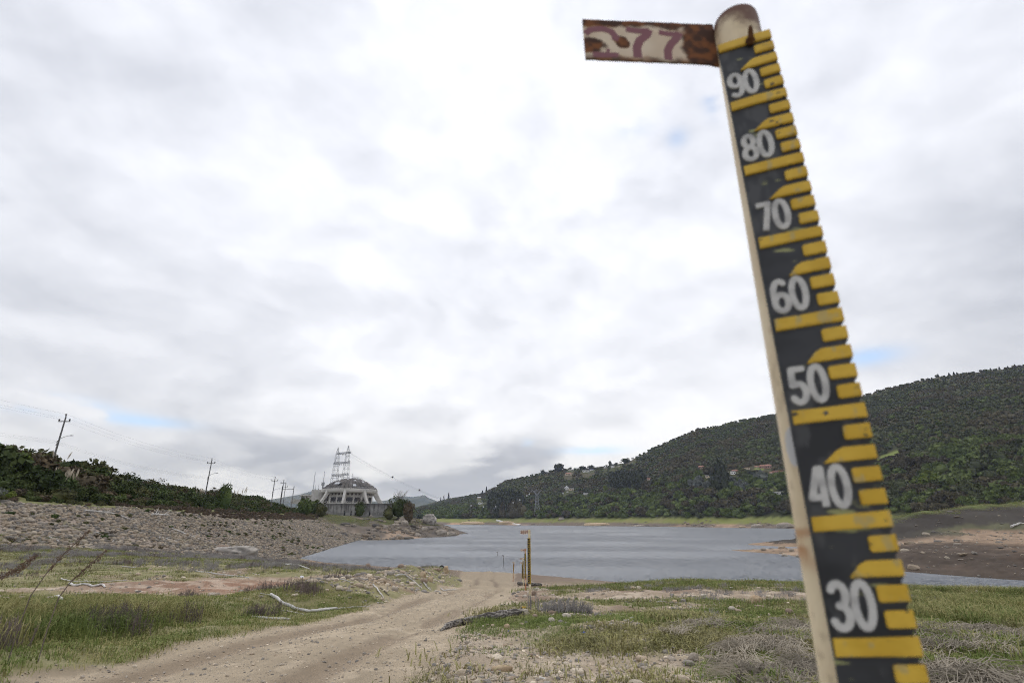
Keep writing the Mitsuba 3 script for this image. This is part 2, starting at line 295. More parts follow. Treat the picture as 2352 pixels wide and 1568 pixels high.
# ------------------------------------------------------------------ ground cover masks and colours
def fb(X, Y, s, seed, o=4, sy=None): return meshkit.fbm(np.stack([X / s, Y / (sy or s), 0 * X], -1), o, seed)
def sm(a, b, x): t = np.clip((x - a) / (b - a), 0, 1); return t * t * (3 - 2 * t)
def on_track(X, Y):
    tx = np.abs(X - track_x(Y)); e = .45 * (fb(X, Y, 1.1, 51) - .5) + .5 * (fb(X, Y, 4, 52) - .5)
    return sm(.12, -.12, tx - track_w(Y) + e) * (Y < 81.5)

def grass_mask(X, Y):
    """how green the near shore is, 0 to 1"""
    n = fb(X, Y, 1.7, 61, 5); n2 = fb(X, Y, 6.0, 62, 3); tx = X - track_x(Y)
    right = sm(.46, .62, n * .65 + n2 * .35 + .035 * np.clip(X - 1.0, -2, 4.5) - .20 * sm(16.5, 18.0, Y) * sm(27, 24.0, Y) * sm(2, 4, X) * sm(.60, .50, X / np.maximum(Y, 1)) + .22 * sm(.52, .62, X / np.maximum(Y, 1)) * sm(9, 11, Y) + .10 * sm(25, 28, Y) * sm(5, 7, X) - .20 * sm(30, 40, Y) * sm(11, 5, X) - .10 * sm(9.5, 12.5, Y) * sm(4, 1, X) + .08 * sm(14, 8, Y) * sm(1, 3.5, X) + .02)
    verge = sm(3.4, .9, -tx - track_w(Y)) * sm(17, 12, Y) + sm(8, 6, Y - 7 + 0 * X) * 0
    mound = np.exp(-(((X + 8.0) / 4.2) ** 2 + ((Y - 9.4) / 3.4) ** 4)) * 1.3
    soil = np.exp(-(((X + 9.0) / 4.6) ** 2 + ((Y - 20.5) / 4.0) ** 2))
    bankg = np.exp(-(((-tx - track_w(Y) - 1.2) / 1.6) ** 2 + ((Y - 17) / 4.0) ** 2)) * .8
    left = np.clip(sm(.40, .58, n * .6 + n2 * .4 + .09 * sm(26, 33, Y) - .30 * soil + .075) + verge + mound + bankg * 0.8, 0, 1)
    g = np.where(tx > 0, right, left)
    z0 = sm(.7, 2.0, _z_cache(X, Y))
    return np.clip(g, 0, 1) * (1 - on_track(X, Y)) * z0
def _z_cache(X, Y): return np.interp(Y, [0, 45, 62, 82], [5.6, 2.4, 1.4, 0]) if not hasattr(_z_cache, 'z') else _z_cache.z

def lerp(a, b, t): return a * (1 - t[:, None]) + np.asarray(b, float) * t[:, None]

def ground_colour(X, Y, Z):
    n = fb(X, Y, .55, 71, 4); n2 = fb(X, Y, 3.0, 72, 4); n3 = fb(X, Y, 14, 73, 4); fine = fb(X, Y, .09, 74, 2)
    r = np.hypot(X, Y); N = len(X)
    _z_cache.z = Z
    c = np.tile(np.array([.285, .228, .168]), (N, 1))                       # stony soil
    c = lerp(c, (.205, .150, .112), sm(.46, .66, n2))
    red = np.exp(-(((X + 9.0) / 4.6) ** 2 + ((Y - 20) / 3.6) ** 2))
    c = lerp(c, (.225, .135, .092), np.clip(red * 1.1, 0, 1) * (X < track_x(Y)))
    c = lerp(c, (.52, .45, .355), sm(.50, .68, n) * .55 * sm(60, 10, r))
    grav = sm(9.5, 6.5, Y - 2.5 * fb(X, Y, 2, 77)) * sm(3.0, .6, X) * (X > track_x(Y))
    c = lerp(c, (.37, .31, .235), grav * .7)
    rd = on_track(X, Y)
    tr = np.array([.31, .256, .184]) * (0.70 + .30 * fb(X, Y, 1.4, 79, 5) + .30 * meshkit.fbm(np.stack([(X - track_x(Y)) / .16, Y / 5.0, 0 * X], -1), 4, 99))[:, None]
    tr = lerp(tr, (.43, .36, .265), sm(.56, .70, fb(X, Y, .35, 78, 4)) * .55 * sm(40, 8, r))
    c = lerp(c, tr, rd)
    tx = X - track_x(Y)
    rut = np.maximum(np.exp(-((tx + .95 + .1 * np.sin(Y * .35)) / .22) ** 2), np.exp(-((tx - .75 + .1 * np.sin(Y * .35)) / .22) ** 2))
    c = lerp(c, (.225, .178, .128), np.clip(rd * rut * 1.9 * sm(.34, .54, fb(X, Y, .7, 80, 3, 3.5)), 0, .85))
    damp = sm(26, 40, Y) * rd
    c = lerp(c, (.285, .235, .168), damp * .75); c = lerp(c, (.175, .14, .105), damp * rut * sm(38, 46, Y) * sm(68, 60, Y) * .9)
    mud = sm(1.9, .6, Z + .9 * (n3 - .5)) * (r < 130)
    c = lerp(c, (.150, .118, .092), mud * .85 * (1 - .75 * rd * sm(40, 55, Y)))
    c = lerp(c, (.33, .22, .13), sm(.55, .72, n2) * sm(-20, -30, X) * (r < 130) * .6)
    rub = np.exp(-((tx + track_w(Y) + 2.3) / 1.5) ** 2) * sm(18, 24, Y) * (r < 70); c = lerp(c, (.20, .165, .125), rub * .8)
    # green: short grass and moss between the blades
    g = grass_mask(X, Y) * (r < 130)
    c = lerp(c, (.185, .185, .080), g * .75)
    ash = np.exp(-(((X - 9.3) / 1.5) ** 2 + ((Y - 15.6) / .75) ** 2)) + .7 * np.exp(-(((X - 4.6) / .9) ** 2 + ((Y - 16.4) / .35) ** 2)) + .7 * np.exp(-(((X - 11.6) / .6) ** 2 + ((Y - 16.2) / .4) ** 2))
    c = lerp(c, (.050, .046, .046), np.clip(ash * 1.4 * (.5 + n), 0, 1) * (r < 40))
    heath = sm(.40, .60, fb(X, Y, 7, 81) + .15 * sm(26, 40, Y)) * (X < -9) * sm(24, 32, Y) * (r < 120) * sm(1.0, 2.0, Z)
    c = lerp(c, (.155, .148, .095), heath * .8)
    # embankment: soil under the stones, then the planted bench
    u = dam_u(X, Y); dam = (X < -28) & (Y > 15) & (Y < 330) & (Z > .0)
    st = dam & (u > -3) & (np.abs(Z - u / 3) < 1.2) & (Y < 245)
    c[st] = lerp(np.tile(np.array([.24, .20, .165]), (st.sum(), 1)), (.17, .155, .10), sm(.5, .64, n2[st]))
    tp = dam & (u >= 26)
    c[tp] = lerp(np.tile(np.array([.115, .125, .050]), (tp.sum(), 1)), (.165, .16, .075), n2[tp])
    # rocky point
    pe = (X < -5) & (X > -170) & (Y > 188) & (Y < 450) & ~st & ~(tp & (Y < 235)) & (Z > -2)
    cp = np.tile(np.array([.135, .115, .096]), (pe.sum(), 1)); z_, m_, k_ = Z[pe], n3[pe], n2[pe]
    cp = lerp(cp, (.30, .225, .165), sm(.50, .66, m_) * sm(5, 3, z_)); cp = lerp(cp, (.085, .078, .07), sm(.48, .62, k_) * sm(-50, -38, X[pe]) * .8)
    cp = lerp(cp, (.092, .098, .046), sm(.46, .60, m_ + .07 * (z_ - 5.5)) * sm(3.0, 5.5, z_))
    c[pe] = cp
    # right bank
    rb = (X > 44) & (Y > 40) & (Y < 345) & (r > 85)
    z_, m_, k_, x_, y_ = Z[rb], n3[rb], n2[rb], X[rb], Y[rb]; w = fb(x_, y_, 22, 91, 4)
    front = sm(118, 106, y_ + .12 * (x_ - 60)) 
    cr = np.tile(np.array([.245, .178, .125]), (rb.sum(), 1))
    cr = lerp(cr, (.074, .058, .046), np.clip(front * sm(.62, .44, w) * sm(3.3, 2.6, z_ + 1.2 * (m_ - .5)), 0, 1))
    cr = lerp(cr, (.155, .098, .062), np.clip(front * sm(.50, .62, w) * sm(2.8, 2.2, z_), 0, 1) * .9)
    cr = lerp(cr, (.30, .225, .16), np.clip((1 - front) * sm(.45, .6, k_) * sm(148, 140, y_), 0, 1) * .6)
    for hx, hy, ha, hb in RED_PATCHES: cr = lerp(cr, (.128, .085, .058), np.clip(1.0 - ((x_ - hx) / ha) ** 2 - ((y_ - hy) / hb) ** 2 + 4.0 * (w - .5), 0, 1) * front)
    strata = meshkit.fbm(np.stack([x_ / 26, y_ / 26, z_ * 3.2 + .8 * m_], -1), 4, 98); cr = cr * (1 + (1.3 * (strata - .5) * front + .55 * (k_ - .5) + .5 * (fb(x_, y_, .9, 96, 3) - .5)))[:, None]
    back = sm(139, 148, y_ + 0 * x_); zc = np.interp(x_, [72, 98, 130, 155, 185, 230], [.5, 3.3, 9.6, 12.1, 14.0, 15.8]); t_ = z_ / zc + .22 * (m_ - .5) + .10 * (k_ - .5)
    cr = lerp(cr, (.060, .054, .046), back * sm(.40, .46, t_)); rt = sm(108, 128, x_)
    cr = lerp(cr, (.135, .135, .075), back * sm(.40, .46, t_) * sm(.56, .52, t_) * rt * .7); cr = lerp(cr, (.050, .044, .038), back * sm(.56, .62, t_) * sm(.95, .90, t_) * sm(.34, .46, fb(x_, y_, 9, 97, 3)) * .95); cr = lerp(cr, (.115, .135, .050), back * sm(.90, .96, t_) * rt)
    c[rb] = cr
    # far shore and hillside
    fr = r > 345; az = np.degrees(np.arctan2(X[fr], Y[fr])); z_, m_, k_ = Z[fr], n3[fr], fb(X[fr], Y[fr], 45, 95, 5)
    cf = np.tile(np.array([.155, .128, .105]), (fr.sum(), 1)); cf = lerp(cf, (.36, .25, .175), sm(.53, .66, k_) * sm(4.6, 3.2, z_))
    cf = lerp(cf, (.200, .215, .070), sm(2.6, 4.4, z_ + 3.0 * (k_ - .5))); cf = lerp(cf, (.24, .20, .12), sm(.58, .7, m_) * sm(3, 5, z_) * .5)
    cf = lerp(cf, (.062, .070, .030), sm(9.0, 10.5, z_)); cf = lerp(cf, (.085, .075, .045), sm(40, 90, z_) * sm(.45, .6, k_) * .8)
    c[fr] = cf
    for (mx, my, ma, mb) in MEADOWS:
        q = (((X - mx) ** 2 + (Y - my) ** 2) < (max(ma, mb) * 2) ** 2)
        if q.any():
            e = ((X[q] - mx) / ma) ** 2 + ((Y[q] - my) / mb) ** 2 + .7 * (n3[q] - .5)
            c[q] = lerp(c[q], (.200, .240, .070), sm(1.1, .8, e))
    return np.clip(c * (0.90 + .20 * fine[:, None]), 0.01, .9)

def zB(x, y, ox, oy, s): return (ox + x / s) * 2352 / 4096, (oy + y / s) * 2352 / 4096
MEADOWS = []
RED_PATCHES = []
for (x_, y_, a, b) in ((2310, 1285, 9, 8), (2345, 1310, 9, 7), (2200, 1300, 4, 6), (2235, 1275, 3, 5)):
    p_ = hit(x_, y_); RED_PATCHES.append((p_[0], p_[1], a, b))
for (zx, zy, a, b, o) in ((1080, 830, 10, 9, 1), (960, 900, 7, 6, 1), (2270, 720, 12, 13, 1), (1850, 845, 8, 7, 1), (330, 480, 9, 6, 1), (1690, 320, 9, 4, 1), (2150, 470, 22, 7, 1)):
    p_ = hit(*zB(zx, zy, 2750, 1820, 5.88)); MEADOWS.append((p_[0], p_[1], a, b))
for (x_, y_, a, b) in ((1345, 1161, 16, 9), (1372, 1158, 16, 8), (1400, 1159, 14, 7), (1290, 1171, 9, 5), (1345, 1171, 8, 4), (2040, 1048, 16, 9), (2052, 1066, 12, 7), (1612, 1121, 8, 5)):
    p_ = hit(x_, y_); MEADOWS.append((p_[0], p_[1], a, b))

# ------------------------------------------------------------------ the ground sheet: rings about the viewpoint, cut into ground, track, embankment, banks and hillside
_az = np.radians(np.concatenate([np.arange(-180, -54, 6.0), np.arange(-54, -49, 1.0), np.linspace(-49, 49, 640), np.arange(50, 54, 1.0), np.arange(54, 180, 6.0)]))
_r = np.concatenate([np.geomspace(.4, 3.2, 14)[:-1], np.geomspace(3.2, 130, 400)[:-1], np.geomspace(130, 2500, 300)])
A_, R_ = np.meshgrid(_az, _r, indexing='ij')
GX, GY = (R_ * np.sin(A_)), (R_ * np.cos(A_)); GZ = height(GX, GY)
GC = ground_colour(GX.ravel(), GY.ravel(), GZ.ravel())
na, nr = A_.shape
i, j = np.meshgrid(np.arange(na), np.arange(nr - 1), indexing='ij')
quad = np.stack([i * nr + j, i * nr + j + 1, ((i + 1) % na) * nr + j + 1, ((i + 1) % na) * nr + j], -1).reshape(-1, 4)
V = np.stack([GX.ravel(), GY.ravel(), GZ.ravel()], -1)
qc = V[quad].mean(1); keep = V[quad][:, :, 2].max(1) > -0.7
quad, qc = quad[keep], qc[keep]
u_ = dam_u(qc[:, 0], qc[:, 1]); r_ = np.hypot(qc[:, 0], qc[:, 1])
region = np.full(len(quad), 0)
region[(on_track(qc[:, 0], qc[:, 1]) > .5) & (qc[:, 1] > -6) & (r_ < 90)] = 1
region[(qc[:, 0] < -28) & (u_ > -1) & (qc[:, 1] > 15) & (qc[:, 1] < 250) & (np.abs(qc[:, 2] - np.maximum(u_, 0) / 3) < 8) & (qc[:, 2] > u_ / 3 - 2.2) & ((u_ > 3) | (np.abs(qc[:, 2] - u_ / 3) < .6))] = 2
region[(qc[:, 0] > 44) & (qc[:, 1] > 40) & (r_ > 84) & (r_ < 360)] = 3
region[(qc[:, 0] < 0) & (qc[:, 1] > 186) & (r_ < 480) & (region != 2)] = 4
region[r_ > 345] = np.where(region[r_ > 345] == 4, 4, 5)
for k, nm, lb in ((0, 'ground', 'stony grass-grown ground of the near lake shore'), (1, 'dirt_road', 'pale rutted dirt track running down into the lake'), (2, 'embankment', 'long stone-faced embankment on the left, scrub along its top'),
                  (3, 'bank', 'dark bare bank of the inlet on the right'), (4, 'headland', 'rocky point below the domed building'), (5, 'hill', 'wooded hill beyond the lake with a bare grassy shore')):
    q = quad[region == k]; used, inv = np.unique(q, return_inverse=True); q = inv.reshape(-1, 4)
    obj(nm, (V[used], q), 'ground_look', smooth=True, color=GC[used]); tag(nm, lb, kind='structure')
_z_cache.z = None; del _z_cache.z

# water
def _waves(p, n, uv):
    a = .40 * noise(p.x * .35 + .12 * p.y, p.y * .9, 3.0) + .62 * noise(p.x * 1.0 - .3 * p.y, p.y * 2.1, 7.0) + .34 * noise(p.x * 2.8, p.y * 5.0 + p.x, 1.0)
    return a * (.55 + .5 * smoothstep(.3, .7, noise(p.x * .03, p.y * .05, 9.0)))
scene['water_look'] = {'type': 'bumpmap', 'scale': 0.80, 'tex': proc(_waves, 0.05), 'bsdf': {'type': 'principled', 'base_color': {'type': 'rgb', 'value': [.13, .145, .165]}, 'roughness': .10, 'specular': .5}}
scene['water'] = {'type': 'rectangle', 'to_world': T().translate([0, 700, 0]).scale([1500, 700, 1]), 'bsdf': {'type': 'ref', 'id': 'water_look'}}
tag('water', 'grey rippled lake water', kind='structure')

# distant mountains
_m = [(560,1160),(640,1146),(690,1137),(716,1129),(740,1133),(800,1150),(870,1152),(890,1149),(905,1143),(925,1139),(950,1140),(975,1136),(985,1143),(1005,1150),(1060,1165)]
mp = np.array([at_y(x, y, 5200) for x, y in _m]); maz = np.arctan2(mp[:, 0], mp[:, 1]); mz = mp[:, 2]
aa = np.linspace(maz[0] - .25, maz[-1] + .2, 420); ss = np.linspace(0, 1.5, 46)
AA, SS = np.meshgrid(aa, ss, indexing='ij'); RR = 3600 + 1700 * SS
MX, MY = RR * np.sin(AA), RR * np.cos(AA); nn = meshkit.fbm(np.stack([MX / 420, MY / 420, 0 * MX], -1), 6, 4) - .5
ZC = np.interp(AA, maz, mz, left=90, right=60)
MZ = np.where(SS < 1, ZC * SS ** .8, ZC * (1 - .8 * (SS - 1))) + nn * 130 * np.clip(SS * (1.05 - SS) * 4, .12, 1)
i, j = np.meshgrid(np.arange(len(aa) - 1), np.arange(len(ss) - 1), indexing='ij'); n_ = len(ss)
patchy('mountain_look', (.035, .050, .034), (.070, .080, .050), .006, octaves=4)
obj('mountains', (np.stack([MX, MY, MZ], -1).reshape(-1, 3), np.stack([i * n_ + j, i * n_ + j + 1, (i + 1) * n_ + j + 1, (i + 1) * n_ + j], -1).reshape(-1, 4)), 'mountain_look', smooth=True)
tag('mountains', 'far blue mountain range under the clouds', kind='structure')
# ------------------------------------------------------------------ the staff gauges
def _post_paint(p, n, uv):
    a = fbm(p.x * 45, p.y * 45, p.z * 14, 3); c = mix((.60, .50, .345), (.68, .585, .42), smoothstep(.3, .7, a))
    b = fbm(p.x * 120, p.y * 120, p.z * 60, 3); c = mix(c, (.42, .34, .23), .6 * smoothstep(.60, .74, b))
    top = smoothstep(7.626, 7.664, p.z + .05 * (fbm(p.x * 60, p.y * 60, p.z * 60, 3) - .5) + .45 * (p.x - .325))
    c = mix(c, (.13, .065, .045), top)
    spot = smoothstep(.030, .0, dr.abs(p.z - 6.978 + .02 * (a - .5))) * smoothstep(.42, .62, fbm(p.x * 30, p.y * 30, p.z * 50, 2))
    return mix(c, (.36, .17, .07), dr.minimum(spot * 1.0, .85))
scene['gauge_post_paint'] = {'type': 'twosided', 'bsdf': {'type': 'principled', 'base_color': proc(_post_paint), 'roughness': .55, 'specular': .35}}
def _far_post(p, n, uv):
    a = fbm(p.x * 30, p.y * 30, p.z * 9, 3)
    return mix((.56, .47, .30), (.70, .62, .44), smoothstep(.3, .7, a))
scene['far_post_paint'] = {'type': 'twosided', 'bsdf': {'type': 'principled', 'base_color': proc(_far_post), 'roughness': .6, 'specular': .3}}
patchy('rusty_post_paint', (.42, .20, .11), (.62, .48, .33), 9.0, lo=.46, hi=.6, stretch=(1, 1, .5))
def _board(p, n, uv):
    a = fbm(p.x * 16, p.y * 16, p.z * 22, 4); s = fbm(p.x * 40, p.y * 40, p.z * 130, 3)
    c = mix((.015, .017, .022), (.032, .035, .043), smoothstep(.35, .7, a))
    c = mix(c, (.070, .073, .080), .6 * smoothstep(.56, .70, fbm(p.x * 70, p.y * 70, p.z * 25, 4)))
    return mix(c, (.27, .28, .13), smoothstep(.645, .70, s * .55 + a * .45))
scene['board_paint'] = {'type': 'twosided', 'bsdf': {'type': 'principled', 'base_color': proc(_board), 'roughness': .5, 'specular': .4}}
def _plate(p, n, uv):                                  # weathered cream paint over rust; local metres along the plate from its own corner
    x, z = (p.x - .102), (p.z - 7.607)
    a = fbm(p.x * 55, p.y * 55, p.z * 55, 4); b = fbm(p.x * 22 + 4, p.y * 22, p.z * 22, 3)
    c = mix((.56, .46, .36), (.64, .55, .45), smoothstep(.3, .7, b))
    edge = dr.maximum(dr.maximum(smoothstep(.060, .071, z + .035 * (a - .5)), smoothstep(.138, .150, x + .03 * (a - .5))), smoothstep(.010, .001, z + .020 * (a - .5)) * .9)
    hole = smoothstep(.019, .013, dr.sqrt(dr.square((x - .004) * .62) + dr.square((z - .026) * 1.25)) + .022 * (a - .5))
    spot = smoothstep(.0125, .0100, dr.sqrt(dr.square(x - .054) + dr.square(z - .034)) + .016 * (a - .5))
    r = mix((.060, .030, .022), (.19, .075, .030), smoothstep(.35, .70, fbm(p.x * 90, p.y * 90, p.z * 90, 3)))
    return mix(c, r, dr.minimum(dr.maximum(dr.maximum(edge, hole), spot), 1))
scene['plate_paint'] = {'type': 'twosided', 'bsdf': {'type': 'principled', 'base_color': proc(_plate), 'roughness': .75, 'specular': .2}}
flat('plum_paint', (.205, .085, .105), .6); flat('red_paint', (.17, .045, .035), .7); patchy('far_plate_paint', (.64, .55, .46), (.30, .11, .07), 22, lo=.55, hi=.72)
flat('grey_sticker', (.47, .48, .50), .5)

def strokes(polys, z0, depth):
    m = MB()
    for q in polys:
        g = Polygon(q).buffer(0)
        e = trimesh.creation.extrude_polygon(g, depth, engine='earcut'); v = np.array(e.vertices); v[:, 2] += z0; m.add(v, np.array(e.faces))
    return m

def line_poly(pts, w):
    from shapely.geometry import LineString
    return LineString(pts).buffer(w / 2, cap_style=2, join_style=1)

def frame_mesh(mesh, o, ex, ey, ez):
    v, f = mesh; v = np.asarray(v); return np.asarray(o) + v[:, :1] * ex + v[:, 1:2] * ey + v[:, 2:3] * ez, f

def fm(mesh):                                             # the board is slightly bowed
    v, f = mesh; v = np.array(v, float); t = np.clip(v[:, 1], .18, 1.05); v[:, 0] += .0022 - .0030 * ((t - .62) / .34) ** 2 - np.clip(v[:, 0] / W - .2, 0, 1) * .0008; return frame_mesh((v, f), O, EX, EY, EN)

def bevelled(poly, z0, depth, r=.0012):
    """an extruded outline whose front edge is rounded off"""
    g = Polygon(poly) if not hasattr(poly, 'area') else poly
    m = MB()
    for k, (ins, z) in enumerate(((0, z0), (0, z0 + depth - r), (r * .4, z0 + depth - r * .35), (r, z0 + depth))):
        pass
    e = trimesh.creation.extrude_polygon(g, depth - r, engine='earcut'); v = np.array(e.vertices); v[:, 2] += z0; m.add(v, np.array(e.faces))
    gi = g.buffer(-r, join_style=2)
    if not gi.is_empty and gi.geom_type == 'Polygon':
        e = trimesh.creation.extrude_polygon(gi, r * .9, engine='earcut'); v = np.array(e.vertices); v[:, 2] += z0 + depth - r; m.add(v, np.array(e.faces))
    return m.mesh()

g0 = thing('staff_gauge', 'tall black and yellow water gauge in the foreground, numbered 90 down to 30', 'gauge')
O = np.array([.2800, .4989, 7 - .4037]); al, ro, W = .3089, .0767, .0646
EX = np.array([math.cos(al) * math.cos(ro), -math.sin(al) * math.cos(ro), math.sin(ro)]); EY = np.array([-.0009, .0113, 1]); EY /= np.linalg.norm(EY)
EN = np.cross(EX, EY); EN /= np.linalg.norm(EN)
# board: its outline follows the ticks, small nicks along the right edge
ol = [(0, y) for y in np.linspace(.012, 1.004, 40)]
for k in range(0, 50):
    y = 1.004 - .02 * k; ol += [(W + .0008, y), (W + .0008, y - .0125), (W - .0016, y - .0145), (W - .0016, y - .0185)]
ol += [(W, .012)]
obj('board', fm(bevelled([(max(a, 0), b) for a, b in ol], -.006, .006, .001)), 'board_paint', g0)
rr = np.random.default_rng(3)
for k in range(0, 50):
    y = 1.0 - .02 * k; m5 = k % 5; h = .0067; j = lambda s=.0006: rr.uniform(-s, s)
    if m5 == 0: q = [(.0006, y - h + j()), (.0006, y + h + j()), (W * .5, y + h + j()), (W + .001, y + h + j(.001)), (W + .0012, y - h + j(.001)), (W * .5, y - h + j())]
    elif m5 == 2: q = [(W * .34 + j(.002), y - h + j()), (W * .50, y + h * .55), (W * .60, y + h), (W + .001, y + h + j()), (W + .0012, y - h + j())]
    else:
        x = W * (.655 if m5 in (1, 3) else .69) + j(.0015); c = .0016
        q = [(x + c, y - h), (x, y - h + c), (x, y + h - c), (x + c, y + h), (W + .001, y + h + j()), (W + .0012, y - h + j())]
    obj('tick', fm(bevelled(q, .0002, .0034)), 'yellow_paint', g0)
from shapely.geometry import LineString
from shapely import union_all
def _arc(cx, cy, rx, ry, a0, a1, n=22): return [(cx + rx * math.cos(math.radians(a)), cy + ry * math.sin(math.radians(a))) for a in np.linspace(a0, a1, n)]
DIG = {'0': [_arc(.5, .5, .36, .41, 0, 360, 40)], '1': [[(.28, .74), (.56, .91), (.56, .09)]], '2': [_arc(.5, .66, .34, .25, 165, -35) + [(.16, .10), (.86, .10)]],
       '3': [_arc(.47, .70, .32, .21, 150, -80) + [(.46, .50)], [(.46, .50)] + _arc(.47, .295, .36, .205, 85, -155)], '4': [[(.72, .09), (.72, .90), (.56, .90), (.14, .30), (.88, .30)]],
       '5': [[(.80, .90), (.24, .90), (.20, .52)] + _arc(.47, .32, .35, .225, 118, -150)], '6': [_arc(.50, .62, .36, .29, 50, 180) + [(.14, .36)], _arc(.50, .315, .355, .225, 0, 360, 36)],
       '7': [[(.14, .90), (.84, .90), (.44, .09)]], '8': [_arc(.5, .715, .29, .19, 0, 360, 32), _arc(.5, .295, .355, .205, 0, 360, 32)], '9': [_arc(.5, .685, .35, .225, 0, 360, 36), [(.85, .64)] + _arc(.50, .38, .36, .29, 0, -130)]}
def digit_poly(ch, x, y, w, h, st): return union_all([LineString([(x + a * w, y + b * h) for a, b in l]).buffer(st / 2, cap_style=2 if ch in '147' else 1, join_style=1) for l in DIG[ch]])
for k in range(1, 10):
    m = MB()
    for c_, x in ((str(k), .0022), ('0', .0202)):
        for g in [digit_poly(c_, x, k * .1 + .0105, .0182, .0425, .0064)]:
            for gg in (g.geoms if hasattr(g, 'geoms') else [g]):
                for ins, z0, dp in ((0, .0002, .0014), (.0007, .0016, .0007)):
                    g2 = gg.buffer(-ins).simplify(.0001)
                    for g3 in (g2.geoms if hasattr(g2, 'geoms') else [g2]):
                        e = trimesh.creation.extrude_polygon(g3, dp, engine='earcut'); v = np.array(e.vertices); v[:, 2] += z0; m.add(v, np.array(e.faces))
    obj('numeral', fm(m.mesh()), 'white_paint', g0, label=f'raised grey-white number {k}0')
# the round post
pc = lambda m, sh: O + EX * (W * .5) + EY * m - EN * .0372 + np.array([-.85, .52, 0]) * sh
pa, pb = pc(1.0, -.001), pc(.3, .0105)
pa = pa + (pa - pb) / (pa - pb)[2] * (7.668 - pa[2])
dn = (pb - pa) / (pb - pa)[2]; pbot = pb + dn * (height(np.array([.3]), np.array([.53]))[0] - .4 - pb[2])
ang = np.linspace(0, 2 * np.pi, 49)[:-1]; ca, sa = np.cos(ang), np.sin(ang)
axis = (pa - pbot) / np.linalg.norm(pa - pbot); e1 = np.cross(axis, [0, 1, 0]); e1 /= np.linalg.norm(e1); e2 = np.cross(axis, e1)
rows = []
for s, rad in ((0, .0300), (.5, .0300), (.9, .0300), (1.0, .0300), (1.004, .0288), (1.0045, .0262)):
    p = pbot + (pa - pbot) * s; rows.append(p + rad * (ca[:, None] * e1 + sa[:, None] * e2))
pin = pa + axis * .004 ; rows.append(pin + .0262 * (ca[:, None] * e1 + sa[:, None] * e2) - axis * .15)
vv = np.vstack(rows); k = np.arange(48)
ff = np.vstack([np.stack([a * 48 + k, a * 48 + (k + 1) % 48, (a + 1) * 48 + (k + 1) % 48, (a + 1) * 48 + k], 1) for a in range(len(rows) - 1)])
obj('post', (vv, ff), 'gauge_post_paint', g0, smooth=40, label='cream painted round pipe with rusted rim')
# the plate reading 277 with the last figure rusted away
PO = np.array([.1030, .5335, 7.6075]); PX = np.array([.193, .0105, .0]); LW = np.linalg.norm(PX); PX = PX / LW; PY = np.array([-.012, 0, 1.0]); PY /= np.linalg.norm(PY); PN = np.cross(PX, PY); PN /= np.linalg.norm(PN)
xs = np.linspace(0, LW, 26); rr = np.random.default_rng(5); H_ = .0755
slope = .030 * xs
up = [(x, H_ + slope[i] * .45 + rr.uniform(-.0004, .0004) + (.0007 if i % 7 == 3 else 0)) for i, x in enumerate(xs)]; dn_ = [(x, slope[i] * .25 - .004 * max(0, (x - .172) / .02) + rr.uniform(-.0005, .0005)) for i, x in enumerate(xs)]
obj('number_plate', frame_mesh(bevelled(dn_ + up[::-1], -.003, .003, .0006), PO, PX, PY, PN), 'plate_paint', g0, label='rusted cream plate with worn figures 277')
two = line_poly([(.002, .046), (.010, .054), (.026, .0575), (.040, .053), (.046, .042), (.0435, .036)], .0100)
two_b = line_poly([(.034, .019), (.0315, .0135)], .005); two_c = Polygon([(.010, .0030), (.0105, .0125), (.048, .0125), (.046, .0045), (.020, .0020)])
sv1 = line_poly([(.062, .0590), (.078, .0562), (.096, .0580)], .0100).union(line_poly([(.0955, .0600), (.091, .049), (.080, .038), (.0745, .024), (.0745, .0055)], .0125))
sv2 = line_poly([(.110, .0560), (.124, .0535), (.141, .0535)], .0090).union(line_poly([(.140, .0570), (.134, .045), (.125, .034), (.119, .022), (.118, .004)], .0115))
for nm, gs in (('figure', [two, two_b, two_c]), ('figure', [sv1]), ('figure', [sv2])):
    m = MB()
    for g in gs:
        for gg in (g.geoms if hasattr(g, 'geoms') else [g]):
            e = trimesh.creation.extrude_polygon(gg, .0005, engine='earcut'); v = np.array(e.vertices); v[:, 2] += .0002; m.add(v, np.array(e.faces))
    obj(nm, frame_mesh(m.mesh(), PO, PX, PY, PN), 'plum_paint', g0)
# the bolt at the top, its washer, a screw in the 50 bar, the grey sticker
bc = O + EX * (W * .58) + EY * .995
m = MB(); m.add(*tube([bc + EN * .002, bc + EN * .006], [.0062, .0062], 6)); m.add(*tube([bc + EN * .006, bc + EN * .010, bc + EN * .016 + EY * .006, bc + EN * .018 + EY * .010], [.0045, .0038, .0030, .0018], 8))
obj('bolt', m.mesh(), 'rust', g0, label='rusted bolt at the top of the board')
bc = O + EX * (W * .49) + EY * .5005; obj('bolt', tube([bc + EN * .003, bc + EN * .0045], [.0024, .0020], 8), 'dark_metal', g0)
sc = pbot + (pa - pbot) * ((7.070 - pbot[2]) / (pa[2] - pbot[2]))
pr = MB(); a0 = math.atan2(-.46, -.89); tt = np.linspace(-.5, .5, 9); zz = np.linspace(-1, 1, 13); gv = []
for b in zz:
    for a in tt:
        gv.append(sc + .03035 * (math.cos(a0 + a * .85 * math.sqrt(max(0, 1 - b * b)) * .95) * np.array([1, 0, 0]) + math.sin(a0 + a * .85 * math.sqrt(max(0, 1 - b * b)) * .95) * np.array([0, 1, 0])) + np.array([-b * .022 * .0088, b * .022 * .005, b * .022]))
